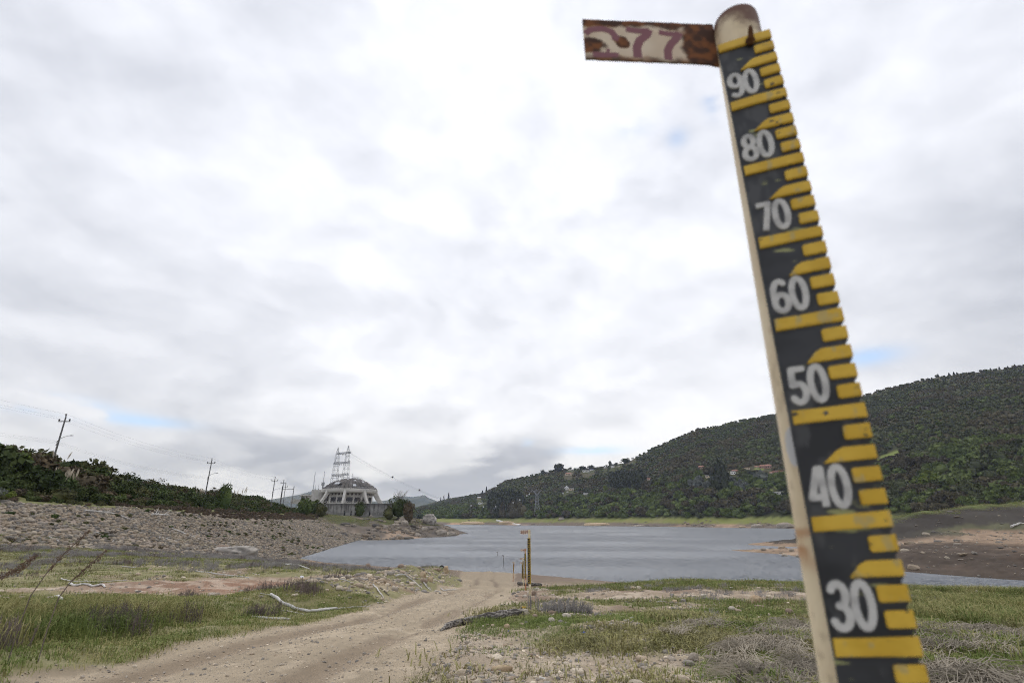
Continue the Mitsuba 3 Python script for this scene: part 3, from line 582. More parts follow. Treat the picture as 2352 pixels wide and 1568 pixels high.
i, j = np.meshgrid(np.arange(12), np.arange(8), indexing='ij'); obj('sticker', (np.array(gv), np.stack([i * 9 + j, i * 9 + j + 1, (i + 1) * 9 + j + 1, (i + 1) * 9 + j], -1).reshape(-1, 4)), 'grey_sticker', g0, smooth=True, label='oval grey patch on the post')

def far_gauge(Xc, Y, ztop, text, label, post='far_post_paint', board=True, tilt=0.0, zt_post=.19, bw=.075, clear=True, rot=.05, thin=1.0):
    t = thing('staff_gauge', label, 'gauge', 'staff gauges in a row down to the water')
    gz = height(np.array([Xc]), np.array([Y]))[0] - .3
    top = np.array([Xc, Y, ztop + zt_post]); bot = np.array([Xc - tilt, Y, gz])
    obj('post', tube([bot, top - [0, 0, .004], top], [.030 * thin, .030 * thin, .027 * thin], 14), post, t, smooth=40)
    ex = np.array([math.cos(rot), -math.sin(rot), 0]); ey = np.array([0, 0, 1.0]); en = np.cross(ex, ey)
    if board:
        o = np.array([Xc, Y, ztop - 1.0]) - ex * bw * .62 + en * .034 - np.array([tilt * .5, 0, 0])
        obj('board', frame_mesh(bevelled([(0, 0), (bw, 0), (bw, 1), (0, 1)], -.006, .006, .001), o, ex, ey, en), 'far_black', t)
        m, q = MB(), MB()
        for k in range(50):
            y = .99 - .02 * k; l = {0: 1.0, 2: .5}.get(k % 5, .30)
            v, f = box((bw * (1 - l / 2), y, .0015), (bw * l, .0105, .003)); m.add(v, f)
        for k in range(0, 10):
            tm = meshkit.text_mesh(f'{k}0' if k else '0', .036, .002); v = np.array(tm.vertices); v[:, 0] -= v[:, 0].min(); v[:, 0] *= .036 / max(v[:, 0].max(), .02); v[:, 0] += .004; v[:, 1] += k * .1 + .012; m.add(v, np.array(tm.faces))
        obj('scale_marks', frame_mesh(m.mesh(), o, ex, ey, en), 'yellow_paint', t, kind='stuff')
    pw, ph = .19, .088
    o = np.array([Xc, Y, ztop + zt_post - .012 - ph]) - ex * (pw + .024)
    obj('number_plate', frame_mesh(bevelled([(0, 0), (pw, 0), (pw, ph), (0, ph)], -.002, .004, .001), o, ex, ey, en), 'far_plate_paint' if clear else 'rust', t)
    if text:
        tm = meshkit.text_mesh(text, .066, .0015, bold=True); v = np.array(tm.vertices); v[:, 0] = (v[:, 0] - v[:, 0].min()) * (.176 / (v[:, 0].max() - v[:, 0].min())) + .007; v[:, 1] += .010; v[:, 2] += .0021
        obj('figures', frame_mesh((v, np.array(tm.faces)), o, ex, ey, en), 'red_paint', t)
    return t
GA = [(.418, 13.05, 6.595, '2769', 'black and yellow gauge on a pale post behind the dark log, plate reading 2769', 'far_post_paint'),
      (.60, 24.6, 5.595, '2768', 'gauge on a rust-streaked post just left of and behind the 2769 gauge', 'rusty_post_paint'),
      (.70, 34.3, 4.595, '2767', 'third gauge of the row from the camera side after 2769, pale post', 'far_post_paint'),
      (.84, 44.7, 3.595, '2766', 'fourth and leftmost of the tight cluster of gauges behind the 2769 gauge', 'far_post_paint')]
for X_, Y_, z_, tx_, lb_, pp_ in GA: far_gauge(X_, Y_, z_, tx_, lb_, pp_)
far_gauge(.22, 58.9, 2.595, '', 'thin leaning gauge post with a small plate on the wet mud left of the cluster', 'rusty_post_paint', tilt=.12, thin=1.25, clear=True)
far_gauge(-1.33, 86.6, 1.595, '', 'thin gauge post standing at the edge of the water beyond the track end', 'dark_wood', board=False, tilt=.1, clear=False, thin=1.3)
far_gauge(-3.05, 115, .595, '', 'short far gauge post standing out in the open water', 'dark_wood', board=False, clear=False, thin=1.5)
# ------------------------------------------------------------------ stones
def unit_rocks(n, sub, seed): return [ _norm(rock((0, 0, 0), (1, 1, 1), seed + k, sub, .34)) for k in range(n)]
def _norm(m): return np.asarray(m[0]), np.asarray(m[1])
RKS = unit_rocks(9, 1, 40)
RK0 = []
for k in range(9):
    v = np.array(_ICO[0].vertices) * np.random.default_rng(k).uniform(.72, 1.25, (12, 1)) / 2; RK0.append((v, np.array(_ICO[0].faces)))
def place(mesh, p, s, rz, tilt=0.0):
    v, f = mesh; v = v * s; c, d = math.cos(tilt), math.sin(tilt); v = np.stack([v[:, 0], v[:, 1] * c - v[:, 2] * d, v[:, 1] * d + v[:, 2] * c], 1)
    c, d = math.cos(rz), math.sin(rz); return np.stack([v[:, 0] * c - v[:, 1] * d, v[:, 0] * d + v[:, 1] * c, v[:, 2]], 1) + p, f

STONE_TONES = np.array([(.32, .268, .205), (.255, .22, .18), (.365, .318, .25), (.205, .186, .162), (.285, .23, .17), (.155, .143, .13)])
def stone_tone(r): return STONE_TONES[r.integers(0, 6)] * r.uniform(.78, 1.15)

# the stone facing of the embankment: the 300 stones that show largest are parts, the others one part
r_ = np.random.default_rng(11); pts = []
gy, gu = np.meshgrid(np.arange(40, 235, .46), np.arange(-.4, 27.8, .46), indexing='ij')
py = gy.ravel() + r_.uniform(-.2, .2, gy.size); pu = gu.ravel() + r_.uniform(-.2, .2, gy.size)
px_ = -(pu + 42 + (py - 109) * .163); pz = height(px_, py)
top_u = 27.2 - 6.5 * sm(92, 135, py) + 1.0 * (fb(px_, py, 5, 3) - .5) * 4
thin = fb(px_, py, 9, 17, 4); patch = fb(px_, py, 3.5, 18, 3)
ok = (pz > -.25) & (np.abs(pz - np.maximum(pu, 0) / 3) < .8) & (pu < top_u) & (r_.uniform(0, 1, len(py)) < 1 - .55 * sm(.56, .68, thin)) & (pz > np.interp(py, [40, 50, 60], [5.3, 4.9, 3.5]) * 0)
P = np.stack([px_, py, pz], -1)[ok]
sz = (.30 + .34 * r_.uniform(0, 1, len(P)) ** 2.2) * np.interp(P[:, 1], [45, 110, 220], [1.0, .95, 1.15])
pp = proj(P); vis = (pp[:, 0] > 4) & (pp[:, 0] < 2350); app = sz / pp[:, 2] * vis
big = set(np.argsort(-app)[:300].tolist())
tones = [f'stone_tone_{c}' for c in 'abcdef']
for k, nm in enumerate(tones):
    a = STONE_TONES[k]; patchy(nm, tuple(a * .78), tuple(a * 1.12), 2.2, lo=.25, hi=.75)
PLYS = [[ply(m, tones[t]) for m in RKS] for t in range(6)]
mb = MB()
dist_all = pp[:, 2]
for k in range(len(P)):
    s = sz[k] * np.array([r_.uniform(.8, 1.5), r_.uniform(.7, 1.15), r_.uniform(.5, .85)]); rz, ti = r_.uniform(0, 6.28), r_.uniform(-.5, .5); p = P[k] + [0, 0, s[2] * .22]
    if k in big:
        again('stone', PLYS[r_.integers(0, 6)][r_.integers(0, 9)], 'embankment', T().translate(p.tolist()).rotate([0, 0, 1], math.degrees(rz)).rotate([1, 0, 0], math.degrees(ti)).scale(s.tolist()))
    elif vis[k]:
        v, f = place((RKS if dist_all[k] < 75 else RK0)[r_.integers(0, 9)], p, s, rz, ti); mb.add(v, f, stone_tone(r_))
obj('stone_facing', mb.mesh(), 'stone_look', 'embankment', color=mb.col(), kind='stuff')

# gravel and pebbles of the near shore
mb = MB(); r_ = np.random.default_rng(21)
def strew(n, fn_xy, size, dens):
    xy = fn_xy(n); d = dens(xy[:, 0], xy[:, 1]); k = r_.uniform(0, 1, n) < d; xy = xy[k]; z = height(xy[:, 0], xy[:, 1])
    for (x, y), zz in zip(xy, z):
        if zz < .02: continue
        s0 = size * r_.lognormal(0, .55); s0 = min(s0, size * 4)
        s = s0 * np.array([r_.uniform(.8, 1.5), r_.uniform(.7, 1.1), r_.uniform(.45, .8)])
        v, f = place((RKS if s0 > .11 and math.hypot(x, y) < 40 else RK0)[r_.integers(0, 9)], np.array([x, y, zz + s[2] * .18]), s, r_.uniform(0, 6.28), r_.uniform(-.3, .3))
        t = stone_tone(r_) * 1.08; mb.add(v, f, t * 1.25 if r_.uniform() > .2 else t * 1.65)
def sector(x0, x1, y0, y1):
    return lambda n: np.stack([r_.uniform(x0, x1, n), y0 + (y1 - y0) * r_.uniform(0, 1, n) ** 1.3], -1)
def open_ground(X, Y): 
    return (1 - on_track(X, Y)) * (1 - .85 * grass_mask(X, Y)) * (.25 + .9 * sm(.42, .62, fb(X, Y, 1.3, 44)))
_z_cache_fn = _z_cache
strew(2500, sector(-1.0, 5, 1.0, 4.6), .024, open_ground)
strew(15000, sector(-1.2, 4.6, 4.4, 12.5), .028, lambda X, Y: open_ground(X, Y) * sm(4.5, .8, X + .15 * (Y - 6)) * (X > track_x(Y)))
strew(7500, sector(-1.5, 7, 10, 20), .032, open_ground)
strew(7000, sector(-2, 20, 15, 30), .045, lambda X, Y: open_ground(X, Y) * (X > track_x(Y)))
strew(2600, sector(-2, 12, 26, 52), .075, lambda X, Y: open_ground(X, Y) * (X > track_x(Y) + 1))
strew(17000, sector(-4.8, -.8, 4.4, 26), .0135, lambda X, Y: on_track(X, Y) * .55)
strew(7500, sector(-22, -3, 14, 30), .05, lambda X, Y: (1 - on_track(X, Y)) * (1 - .8 * grass_mask(X, Y)) * (X < track_x(Y)) * (.15 + .85 * sm(.42, .6, fb(X, Y, 2.6, 46))))
strew(9000, sector(-9.5, -2.5, 16, 62), .075, lambda X, Y: np.exp(-((X - track_x(Y) + track_w(Y) + 2.3) / 1.5) ** 2) * 1.0)
strew(1500, sector(-26, -6, 50, 88), .10, lambda X, Y: .55 + 0 * X)
strew(2200, sector(-50, -34, 55, 108), .12, lambda X, Y: sm(.42, .55, fb(X, Y, 6, 47)))
obj('gravel', mb.mesh(), 'stone_look', color=mb.col()); tag('gravel', 'loose pebbles and small stones strewn over the shore', 'gravel', kind='stuff')

# stones strewn over the rocky point, the far banks
mb = MB()
def strew2(n, x0, x1, y0, y1, size, zlo, zhi, tone=1.0, dens=None):
    x, y = r_.uniform(x0, x1, n), r_.uniform(y0, y1, n); z = height(x, y); k = (z > zlo) & (z < zhi)
    if dens is not None: k &= r_.uniform(0, 1, n) < dens(x, y)
    for x_, y_, z_ in zip(x[k], y[k], z[k]):
        s = size * min(r_.lognormal(0, .6), 4) * np.array([r_.uniform(.9, 1.8), r_.uniform(.7, 1.1), r_.uniform(.4, .75)])
        v, f = place(RK0[r_.integers(0, 9)] if s[0] < 1 else RKS[r_.integers(0, 9)], np.array([x_, y_, z_ + s[2] * .15]), s, r_.uniform(0, 6.28), r_.uniform(-.4, .4)); mb.add(v, f, stone_tone(r_) * tone)
strew2(2600, -70, -27, 194, 292, .70, .02, 7.5, .8, lambda x, y: sm(.40, .58, fb(x, y, 7, 55)))
strew2(2600, 54, 190, 60, 150, .22, .05, 5.5, 1.0)
strew2(200, 54, 190, 60, 150, .45, .05, 5.5, 1.05)
strew2(500, 100, 240, 140, 200, .35, 3, 14, .8)
strew2(160, 57, 150, 100, 150, .5, .05, 6, 1.0)
obj('loose_stones', mb.mesh(), 'stone_look', color=mb.col()); tag('loose_stones', 'loose stones scattered over the rocky point and right bank', 'stones', kind='stuff')
mb = MB()
for az0, az1, n, size in ((-8, 44, 1500, 1.3), (14, 30, 500, 2.0)):
    a = np.radians(r_.uniform(az0, az1, n)); R = np.interp(np.degrees(a), AZT, R0T) + r_.uniform(-18, 70, n); x, y = R * np.sin(a), R * np.cos(a); z = height(x, y); k = (z > .1) & (z < 8.5) & (r_.uniform(0, 1, n) < sm(.42, .60, fb(x, y, 28, 59)) * np.interp(z, [0, 4, 8], [1, .7, .25]))
    for x_, y_, z_ in zip(x[k], y[k], z[k]):
        s = size * min(r_.lognormal(0, .55), 4) * np.array([r_.uniform(.9, 2.2), r_.uniform(.7, 1.1), r_.uniform(.4, .7)])
        v, f = place(RK0[r_.integers(0, 9)], np.array([x_, y_, z_ + s[2] * .2]), s, r_.uniform(-.6, .6)); mb.add(v, f, stone_tone(r_) * r_.uniform(.7, 1.15))
obj('shore_rocks', mb.mesh(), 'stone_look', color=mb.col()); tag('shore_rocks', 'scattered rocks along the far shore of the lake', 'rocks', kind='stuff')

# single rocks one can point to: (picture x, y of the base, width, height in picture units, tone, label)
patchy('pale_rock', (.40, .36, .30), (.58, .52, .43), 9); patchy('tan_rock', (.34, .25, .16), (.50, .40, .27), 6); patchy('grey_rock', (.22, .205, .185), (.42, .39, .35), 1.1, lo=.38, hi=.62, octaves=4); patchy('brown_rock', (.22, .165, .125), (.33, .255, .20), 7); patchy('far_rock', (.26, .225, .185), (.42, .37, .31), 1.6, octaves=4)
ROCKS = [
 (1207.5, 1412, 14, 12, 'pale_rock', 'cream angular rock at the foot of the 2769 gauge post'), (1229, 1419, 13, 8, 'brown_rock', 'flat pinkish brown rock right of the cream rock by the gauge'),
 (1268, 1411, 20, 8, 'brown_rock', 'flat brown stone at the edge of the grey dead shrub'), (1301, 1418, 21, 9, 'pale_rock', 'pale wedge-shaped rock in front of the grey dead shrub'),
 (1267, 1427, 14, 8, 'pale_rock', 'light pinkish rock in the grass right of the log end'), (1227, 1366, 11, 9.5, 'brown_rock', 'squarish brown block standing behind the 2769 gauge'),
 (1216, 1366, 10, 8, 'pale_rock', 'white rock touching the 2769 gauge post on its right'), (1206, 1371, 12, 5, 'pale_rock', 'flat white rock touching the 2769 gauge post on its left'),
 (1250, 1348, 9, 4.5, 'tan_rock', 'tan stone lying at the dark timber beam'), (1740, 1386, 28, 16, 'tan_rock', 'round tan boulder on the right shore near the big gauge'),
 (1745, 1394, 22, 5, 'brown_rock', 'low dark stone just below the round tan boulder'), (1618, 1369, 16, 5, 'pale_rock', 'upper of two flat white stones in the grass right of centre'), (1624, 1375, 14, 5, 'pale_rock', 'lower of two flat white stones in the grass right of centre'),
 (1683, 1401, 14, 8, 'pale_rock', 'pale stone on bare soil left of the ash patch'), (1816, 1408, 18, 9, 'brown_rock', 'brownish stone beside the ash patch'), (1551, 1384, 11, 6, 'tan_rock', 'small tan stone at the edge of the middle grass'),
 (1164, 1442, 14, 8, 'tan_rock', 'tan stone in front of the charred log'), (1405, 1437, 11, 6, 'grey_rock', 'small grey stone alone in the grass right of the log'), (1153, 1541, 48, 11, 'tan_rock', 'flat pinkish slab at the bottom of the picture'), (1219, 1507, 10, 6, 'brown_rock', 'small brown stone on the gravel below the log'),
 (969.6, 1326, 15, 13, 'tan_rock', 'round brown and tan boulder on the mud behind the rubble bank'), (973, 1337, 17, 7, 'brown_rock', 'flat brown rock below the round boulder on the mud'), (988, 1335, 13, 10, 'tan_rock', 'tan rock with a hollow on the rubble bank end'),
 (1023, 1318, 13, 18, 'tan_rock', 'pointed tan rock standing at the far end of the rubble bank'), (1006, 1310, 14, 5, 'brown_rock', 'flat stone left of the pointed rock'), (843, 1298, 0, 0, '', ''),
 (920, 1303, 16, 7, 'brown_rock', 'brown slab on the stony ground left of the track'), (830, 1290, 0, 0, '', ''), (844, 1306, 12, 11, 'brown_rock', 'dark upright stone on the rubble bank crest'),
 (690, 1352, 18, 9, 'brown_rock', 'brown rock among rubble left of the track'), (596, 1356, 22, 10, 'brown_rock', 'dark rock with a pale cap on the reddish soil'),
 (736, 1263, 17, 4, 'grey_rock', 'low dark rock awash in the shallow water off the embankment'),
 (509, 1262, 30, 10, 'brown_rock', 'brown block at the foot of the stone facing'), (1820, 1266, 10, 6, 'far_rock', 'stone on the brown spit of the right bank'), (1805, 1279, 13, 7, 'far_rock', 'dark-based rock on the tip shoulder of the right bank'), (1834, 1279, 9, 5, 'far_rock', 'small pale rock near the gauge edge on the right bank')]
for k, (x, y, w, h, m, lb) in enumerate(ROCKS):
    if not w: continue
    p = hit(x, y); d = proj(p)[2]; s = np.array([w, min(w, h * 1.8) * .9, h * 1.45]) * d / F
    key = obj('rock', rock(p + [0, s[1] * .3, s[2] * .22], s, 100 + k, 2, .30, .2 * (k % 5 - 2)), m, smooth=28); tag(key, lb, 'rock')
# flat outcrop on the left field
p = hit(530, 1272); d = proj(p)[2]; m = MB()
for dx, dy, w, h, sd in ((0, 0, 118, 17, 1), (-30, 6, 80, 12, 2), (28, -1, 70, 20, 3)):
    s = np.array([w, w * .55, h * 1.5]) * d / F; m.add(*rock(p + np.array([dx * d / F, dy * .6, s[2] * .12]), s, 200 + sd, 3, .30))
tag(obj('rock_outcrop', m.mesh(), 'grey_rock', smooth=30), 'broad grey rock outcrop in the field at the foot of the embankment', 'rock')
# the big boulder on the point and its neighbours
def px_rock(x, y, Y, w, h, mat, label, sd, sub=3, rough=.34, cat='boulder'):
    p = at_y(x, y, Y); gz = height(p[:1], p[1:2])[0]; d = proj(p)[2]; s = np.array([w, w * .8, h]) * d / F
    c = np.array([p[0], p[1], p[2] + s[2] * .42]); 
    return tag(obj(cat, rock(c, s, sd, sub, rough), mat, smooth=26), label, cat)
px_rock(985, 1207, 262, 31, 27, 'grey_rock', 'huge cracked grey boulder on the tip of the rocky point', 310, 3, .34)
for x, y, w, h, lb in ((924, 1199, 17, 13, 'pale leaning boulder on the point left of the huge boulder'), (929, 1205, 17, 11, 'dark boulder under the pale leaning one on the point'), (870, 1182, 26, 8, 'whitish boulder below the retaining wall'), (852, 1188, 9, 6, 'small whitish boulder left of the larger one below the retaining wall'),
                       (975, 1218, 15, 9, 'brown boulder at the waterline below the huge boulder'), (1012, 1228, 26, 13, 'sloping brown slab at the water on the end of the point'), (1034, 1229, 22, 8, 'low dark rock at the very end of the point'), (908, 1207, 16, 6, 'dark flat boulder halfway down the point'), (885, 1214, 14, 9, 'round brown boulder in the middle of the point slope'),
                       (958, 1232, 14, 9, 'brown boulder at the water edge left of the slabs'), (915, 1231, 12, 5, 'tan stone at the water edge, middle of the point')):
    p = hit(x, y); d = proj(p)[2]; s = np.array([w, w * .7, h * 1.25]) * d / F
    tag(obj('boulder', rock(p + [0, s[1] * .25, s[2] * .22], s, 320 + int(x), 3, .36, .3), 'far_rock', smooth=26), lb, 'boulder')
for x, y, w, h, lb in ((1162, 1204, 36, 8, 'broad tan rock on the far shore right of the white ramp'), (1085, 1205, 60, 8, 'low wide tan rock shelf on the far shore left of the ramp'), (1372, 1207, 62, 7, 'wide smooth tan rock on the far shore, centre right'), (1470, 1210, 30, 5, 'flat rock at the water on the far shore'),
                       (1707, 1212, 18, 6, 'pinkish rock at the far waterline left of the gauge'), (1740, 1212, 26, 10, 'grey rock at the far waterline left of the gauge'), (1805, 1211, 36, 12, 'layered rock heap at the far waterline beside the gauge'), (1290, 1193, 14, 6, 'dark rock cluster on the far grass strip')):
    p = hit(x, y); d = proj(p)[2]; s = np.array([w, w * .6, h * 1.5]) * d / F
    tag(obj('boulder', rock(p + [0, s[1] * .2, s[2] * .12], s, 420 + int(x), 3, .30, .1), 'tan_rock' if 'tan' in lb or 'pink' in lb else 'far_rock', smooth=26), lb, 'boulder')

# ------------------------------------------------------------------ driftwood: polylines of the ground (picture points, thickness in picture units)
def q1(*p): return [(x / 2.302 * .5742, (2050 + y / 2.302) * .5742) for x, y in p]
def q2(*p): return [((900 + x / 2.302) * .5742, (2050 + y / 2.302) * .5742) for x, y in p]
def q3(*p): return [((1700 + x / 2.302) * .5742, (2050 + y / 2.302) * .5742) for x, y in p]
def branch(pts, th, mat, label, name='branch', cat='branch', taper=.55, lift=.3, twigs=0, seed=0):
    P = [hit(*p) for p in pts]; P = np.array(P); d = proj(P)[:, 2]; rad = np.array([th * dd / F / 2 for dd in d]) * .5742 / 2.302 * np.linspace(1, taper, len(P)) * 1.15
    t = np.linspace(0, 1, len(P)); tt = np.linspace(0, 1, (len(P) - 1) * 5 + 1); Q = np.stack([np.interp(tt, t, P[:, k]) for k in range(3)], -1)
    for _ in range(2): Q[1:-1] = .25 * Q[:-2] + .5 * Q[1:-1] + .25 * Q[2:]
    R = np.interp(tt, t, rad); rs = np.random.default_rng(seed + int(pts[0][0])); R = R * (1 + .16 * (rs.uniform(0, 1, len(R)) - .5)); Q[:, :2] += rs.normal(size=(len(Q), 2)) * R[:, None] * .25
    gz = height(Q[:, 0], Q[:, 1]); Q[:, 2] = np.maximum(Q[:, 2], gz) + R * (1 - .3 + lift); R[-1] *= .6; m = MB(); m.add(*tube(Q, R, 9))
    for k in range(twigs):
        i = rs.integers(len(Q) // 4, len(Q)); dv = (Q[-1] - Q[0]) / np.linalg.norm(Q[-1] - Q[0]); dv = dv + rs.normal(size=3) * .7; dv[2] = abs(dv[2]) * .7; L = np.linalg.norm(Q[-1] - Q[0]) * rs.uniform(.08, .22)
        m.add(*tube([Q[i], Q[i] + dv * L * .5, Q[i] + dv * L + [0, 0, L * .1]], [R[i] * .5, R[i] * .35, R[i] * .15], 6))
    key = obj(name, m.mesh(), mat, smooth=50); tag(key, label, cat); return key
branch(q2((420, 765), (530, 845), (640, 890), (770, 920), (900, 905), (1035, 888)), 24, 'driftwood', 'big curved bleached trunk lying along the left edge of the track', 'fallen_trunk', 'trunk', .8)
branch(q2((1032, 888), (1100, 880), (1190, 870), (1330, 862)), 11, 'driftwood', 'thin bleached stick continuing from the right end of the curved trunk', taper=.4, twigs=2)
branch(q2((320, 748), (365, 756), (412, 760)), 12, 'driftwood', 'short grey stick at the upper end of the curved trunk')
branch(q2((245, 972), (420, 985), (600, 990)), 22, 'driftwood', 'short straight bleached log in the grass below the curved trunk', 'log', 'log', .8)
branch(q2((570, 910), (650, 925), (735, 940)), 11, 'driftwood', 'pale stick tucked under the curved trunk', twigs=1)
branch(q2((510, 905), (555, 908), (600, 905)), 8, 'driftwood', 'small stick left of the one under the curved trunk')
branch(q1((1800, 540), (1950, 560), (2290, 600)) + q2((220, 603)), 9, 'driftwood', 'long thin white pole on the stony ground left of the rubble', taper=.7)
branch(q2((555, 490), (620, 486), (680, 493), (780, 525)), 12, 'driftwood', 'bleached branch bowed over the grass near the rubble bank', lift=1.5)
branch(q2((1570, 598), (1630, 577), (1700, 615), (1755, 655), (1810, 705)), 13, 'driftwood', 'crooked grey branch on the crest of the rubble bank', lift=1.6, twigs=2)
branch(q2((1360, 670), (1410, 725), (1460, 790)), 12, 'driftwood', 'straight pale branch leaning down the rubble bank', lift=1.2)
branch(q2((1255, 670), (1310, 735), (1370, 800)), 6, 'dark_wood', 'thin dark twig leaning down the rubble bank', lift=2)
branch(q2((1430, 700), (1470, 730), (1510, 765)), 9, 'dark_wood', 'dark stick right of the straight pale branch', lift=1.0)
branch(q2((1830, 640), (1860, 690), (1900, 720)), 11, 'driftwood', 'grey branch among the driftwood heap at the bank end', twigs=3)
branch(q2((1985, 700), (2015, 722), (2060, 712), (2130, 712)), 11, 'driftwood', 'forked grey branch reaching onto the track edge', twigs=2)
branch(q2((1930, 728), (1960, 724), (1985, 733)), 9, 'driftwood', 'short bleached stick at the foot of the driftwood heap')
branch(q2((1055, 615), (1110, 625), (1165, 645)), 9, 'driftwood', 'grey stick lying among the rubble')
branch(q2((645, 728), (700, 728), (755, 724)), 10, 'driftwood', 'stick at the crest of the grassy bank above the curved trunk')
branch(q2((1400, 832), (1430, 834), (1470, 832)), 8, 'driftwood', 'small pale stick at the foot of the bank beside the track')
branch(q2((165, 805), (185, 788), (220, 802)), 7, 'driftwood', 'bent twig on the reddish soil')
branch(q1((1460, 235), (1530, 248), (1600, 264), (1720, 290)), 16, 'driftwood', 'bleached log at the foot of the stone facing', 'log', 'log', .4)
branch(q1((560, 612), (620, 630), (700, 640), (860, 643), (1000, 636), (1160, 628)), 8, 'driftwood', 'long curved white stick in the left meadow', lift=1)
branch(q1((640, 660), (690, 680), (750, 663), (850, 686), (920, 668), (945, 668), (965, 690)), 17, 'driftwood', 'twisted grey root lying below the long white stick', 'root', 'root', .8)
branch(q1((510, 780), (540, 792), (572, 808)), 22, 'driftwood', 'short thick white piece of wood in the tall grass', 'log', 'log', .9)
branch(q1((1120, 500), (1190, 503), (1265, 506)), 9, 'driftwood', 'straight white stick in the middle of the left meadow')
branch(q1((1580, 155), (1700, 200), (1860, 255)), 10, 'driftwood', 'long grey branch on the lower stone facing', lift=1.5, twigs=2)
branch(q1((440, 235), (495, 250), (545, 272)), 14, 'driftwood', 'white branch at the left foot of the stone facing', lift=1)
branch(q1((1030, 275), (1055, 255), (1085, 235)), 6, 'driftwood', 'small slanting stick at the stone facing foot', lift=2)
branch(q1((870, 190), (940, 205), (1050, 205)), 8, 'driftwood', 'pale twig lying on the stones', lift=2)
branch([(195, 1176), (240, 1180), (265, 1183), (300, 1195)], 12, 'driftwood', 'bleached trunk lying along the top of the stone facing', lift=2, twigs=3)
branch([(348, 1187), (365, 1186), (390, 1186)], 16, 'driftwood', 'white driftwood piece at the top edge of the stone facing', lift=2, twigs=3)
branch(q3((2130, 830), (2180, 818), (2245, 828)), 11, 'driftwood', 'white branch lying on the right meadow', twigs=1)
branch(q3((1860, 1005), (1890, 990), (1918, 968)), 10, 'driftwood', 'small pale stick in the grass right of the grey shrub', lift=2)
branch(q3((1055, 1528), (1110, 1545), (1165, 1562)), 18, 'driftwood', 'grey stick at the bottom edge below the gravel')
branch(q3((1930, 830), (1700, 815), (1600, 808)), 5, 'dark_wood', 'thin dark stick on the bare ground right of the shrub')
branch(q3((1290, 966), (1400, 964), (1490, 964)), 8, 'dark_wood', 'thin dark stick behind the wedge-shaped rock')
branch(q3((690, 845), (715, 842), (745, 846)), 9, 'dark_wood', 'dark stick on the track edge left of the gauge post')
branch(q3((700, 860), (716, 866), (734, 862)), 14, 'dark_wood', 'dark lump of wood on the track edge left of the gauge post')
branch(q3((695, 766), (710, 764), (726, 766)), 7, 'dark_wood', 'short dark stick on the track near the posts')
branch([(1192, 1344), (1215, 1345), (1246, 1346)], 28, 'charred_wood', 'long dark timber beam lying behind the row of gauges', 'timber_beam', 'beam', .8)
branch([(2325, 1213), (2338, 1207), (2352, 1203)], 16, 'driftwood', 'white branch at the right edge on the far bank', lift=1)
# the charred log by the gauge: a split, ragged trunk
P = np.array([hit(x, y) for x, y in q3((145, 1088), (230, 1052), (350, 1030), (500, 1008), (650, 985), (780, 962), (890, 945))]); d = proj(P)[:, 2]
t = np.linspace(0, 1, 7); tt = np.linspace(0, 1, 60); Q = np.stack([np.interp(tt, t, P[:, k]) for k in range(3)], -1); R = np.interp(tt, [0, .05, .12, .3, .6, .9, 1], [.018, .034, .058, .068, .074, .080, .070])
rs = np.random.default_rng(4)
n = 16; ang = np.linspace(0, 2 * np.pi, n, endpoint=False); dirv = np.gradient(Q, axis=0); dirv /= np.linalg.norm(dirv, axis=1, keepdims=True); a_ = np.cross(dirv, [0, 0, 1]); a_ /= np.linalg.norm(a_, axis=1, keepdims=True); b_ = np.cross(a_, dirv)
prof = 1 + .22 * (meshkit.fbm(np.stack([np.cos(ang)[None] * 1.6 + 0 * tt[:, None], np.sin(ang)[None] * 1.6 + 0 * tt[:, None], tt[:, None] * 5 + 0 * ang[None]], -1), 4, 6) - .5) * 2 - .18 * (np.abs(((ang[None] * 4 / np.pi + 3 * tt[:, None]) % 2) - 1) < .18)
Q[:, 2] = np.maximum(Q[:, 2], height(Q[:, 0], Q[:, 1])) + R * .72
v = Q[:, None] + (R[:, None] * prof)[..., None] * (np.cos(ang)[None, :, None] * a_[:, None] + np.sin(ang)[None, :, None] * b_[:, None])
i, j = np.meshgrid(np.arange(59), np.arange(n), indexing='ij'); f = np.stack([i * n + j, i * n + (j + 1) % n, (i + 1) * n + (j + 1) % n, (i + 1) * n + j], -1).reshape(-1, 4)
v = np.vstack([v.reshape(-1, 3), Q[0], Q[-1]]); k = np.arange(n); m = MB(); m.add(v, f); m.f.append(np.stack([np.full(n, 960), (k + 1) % n, k], 1)); m.f.append(np.stack([np.full(n, 961), 59 * n + k, 59 * n + (k + 1) % n], 1))
lg = obj('log', m.mesh(), 'charred_wood', smooth=35); tag(lg, 'dark weathered log beside the track left of the 2769 gauge', 'log')
LOG_ENDS = (P[0][:2].copy(), P[-1][:2].copy())
# tyre, scrap, litter
p = hit(1014, 1306); m = MB(); R0, r0 = .30, .105
a, b = np.meshgrid(np.linspace(0, 2 * np.pi, 25)[:-1], np.linspace(0, 2 * np.pi, 11)[:-1], indexing='ij'); v = np.stack([(R0 + r0 * np.cos(b)) * np.cos(a), (R0 + r0 * np.cos(b)) * np.sin(a), r0 * np.sin(b) * 1.05], -1).reshape(-1, 3)
i, j = np.meshgrid(np.arange(24), np.arange(10), indexing='ij'); f = np.stack([i * 10 + j, ((i + 1) % 24) * 10 + j, ((i + 1) % 24) * 10 + (j + 1) % 10, i * 10 + (j + 1) % 10], -1).reshape(-1, 4)
c, s = math.cos(.9), math.sin(.9); v = np.stack([v[:, 0], v[:, 1] * c - v[:, 2] * s, v[:, 1] * s + v[:, 2] * c], 1)
tag(obj('tyre', (v + [p[0], p[1], .20], f), 'rubber', smooth=True), 'black tyre half sunk in the shallow water at the shore', 'tyre')
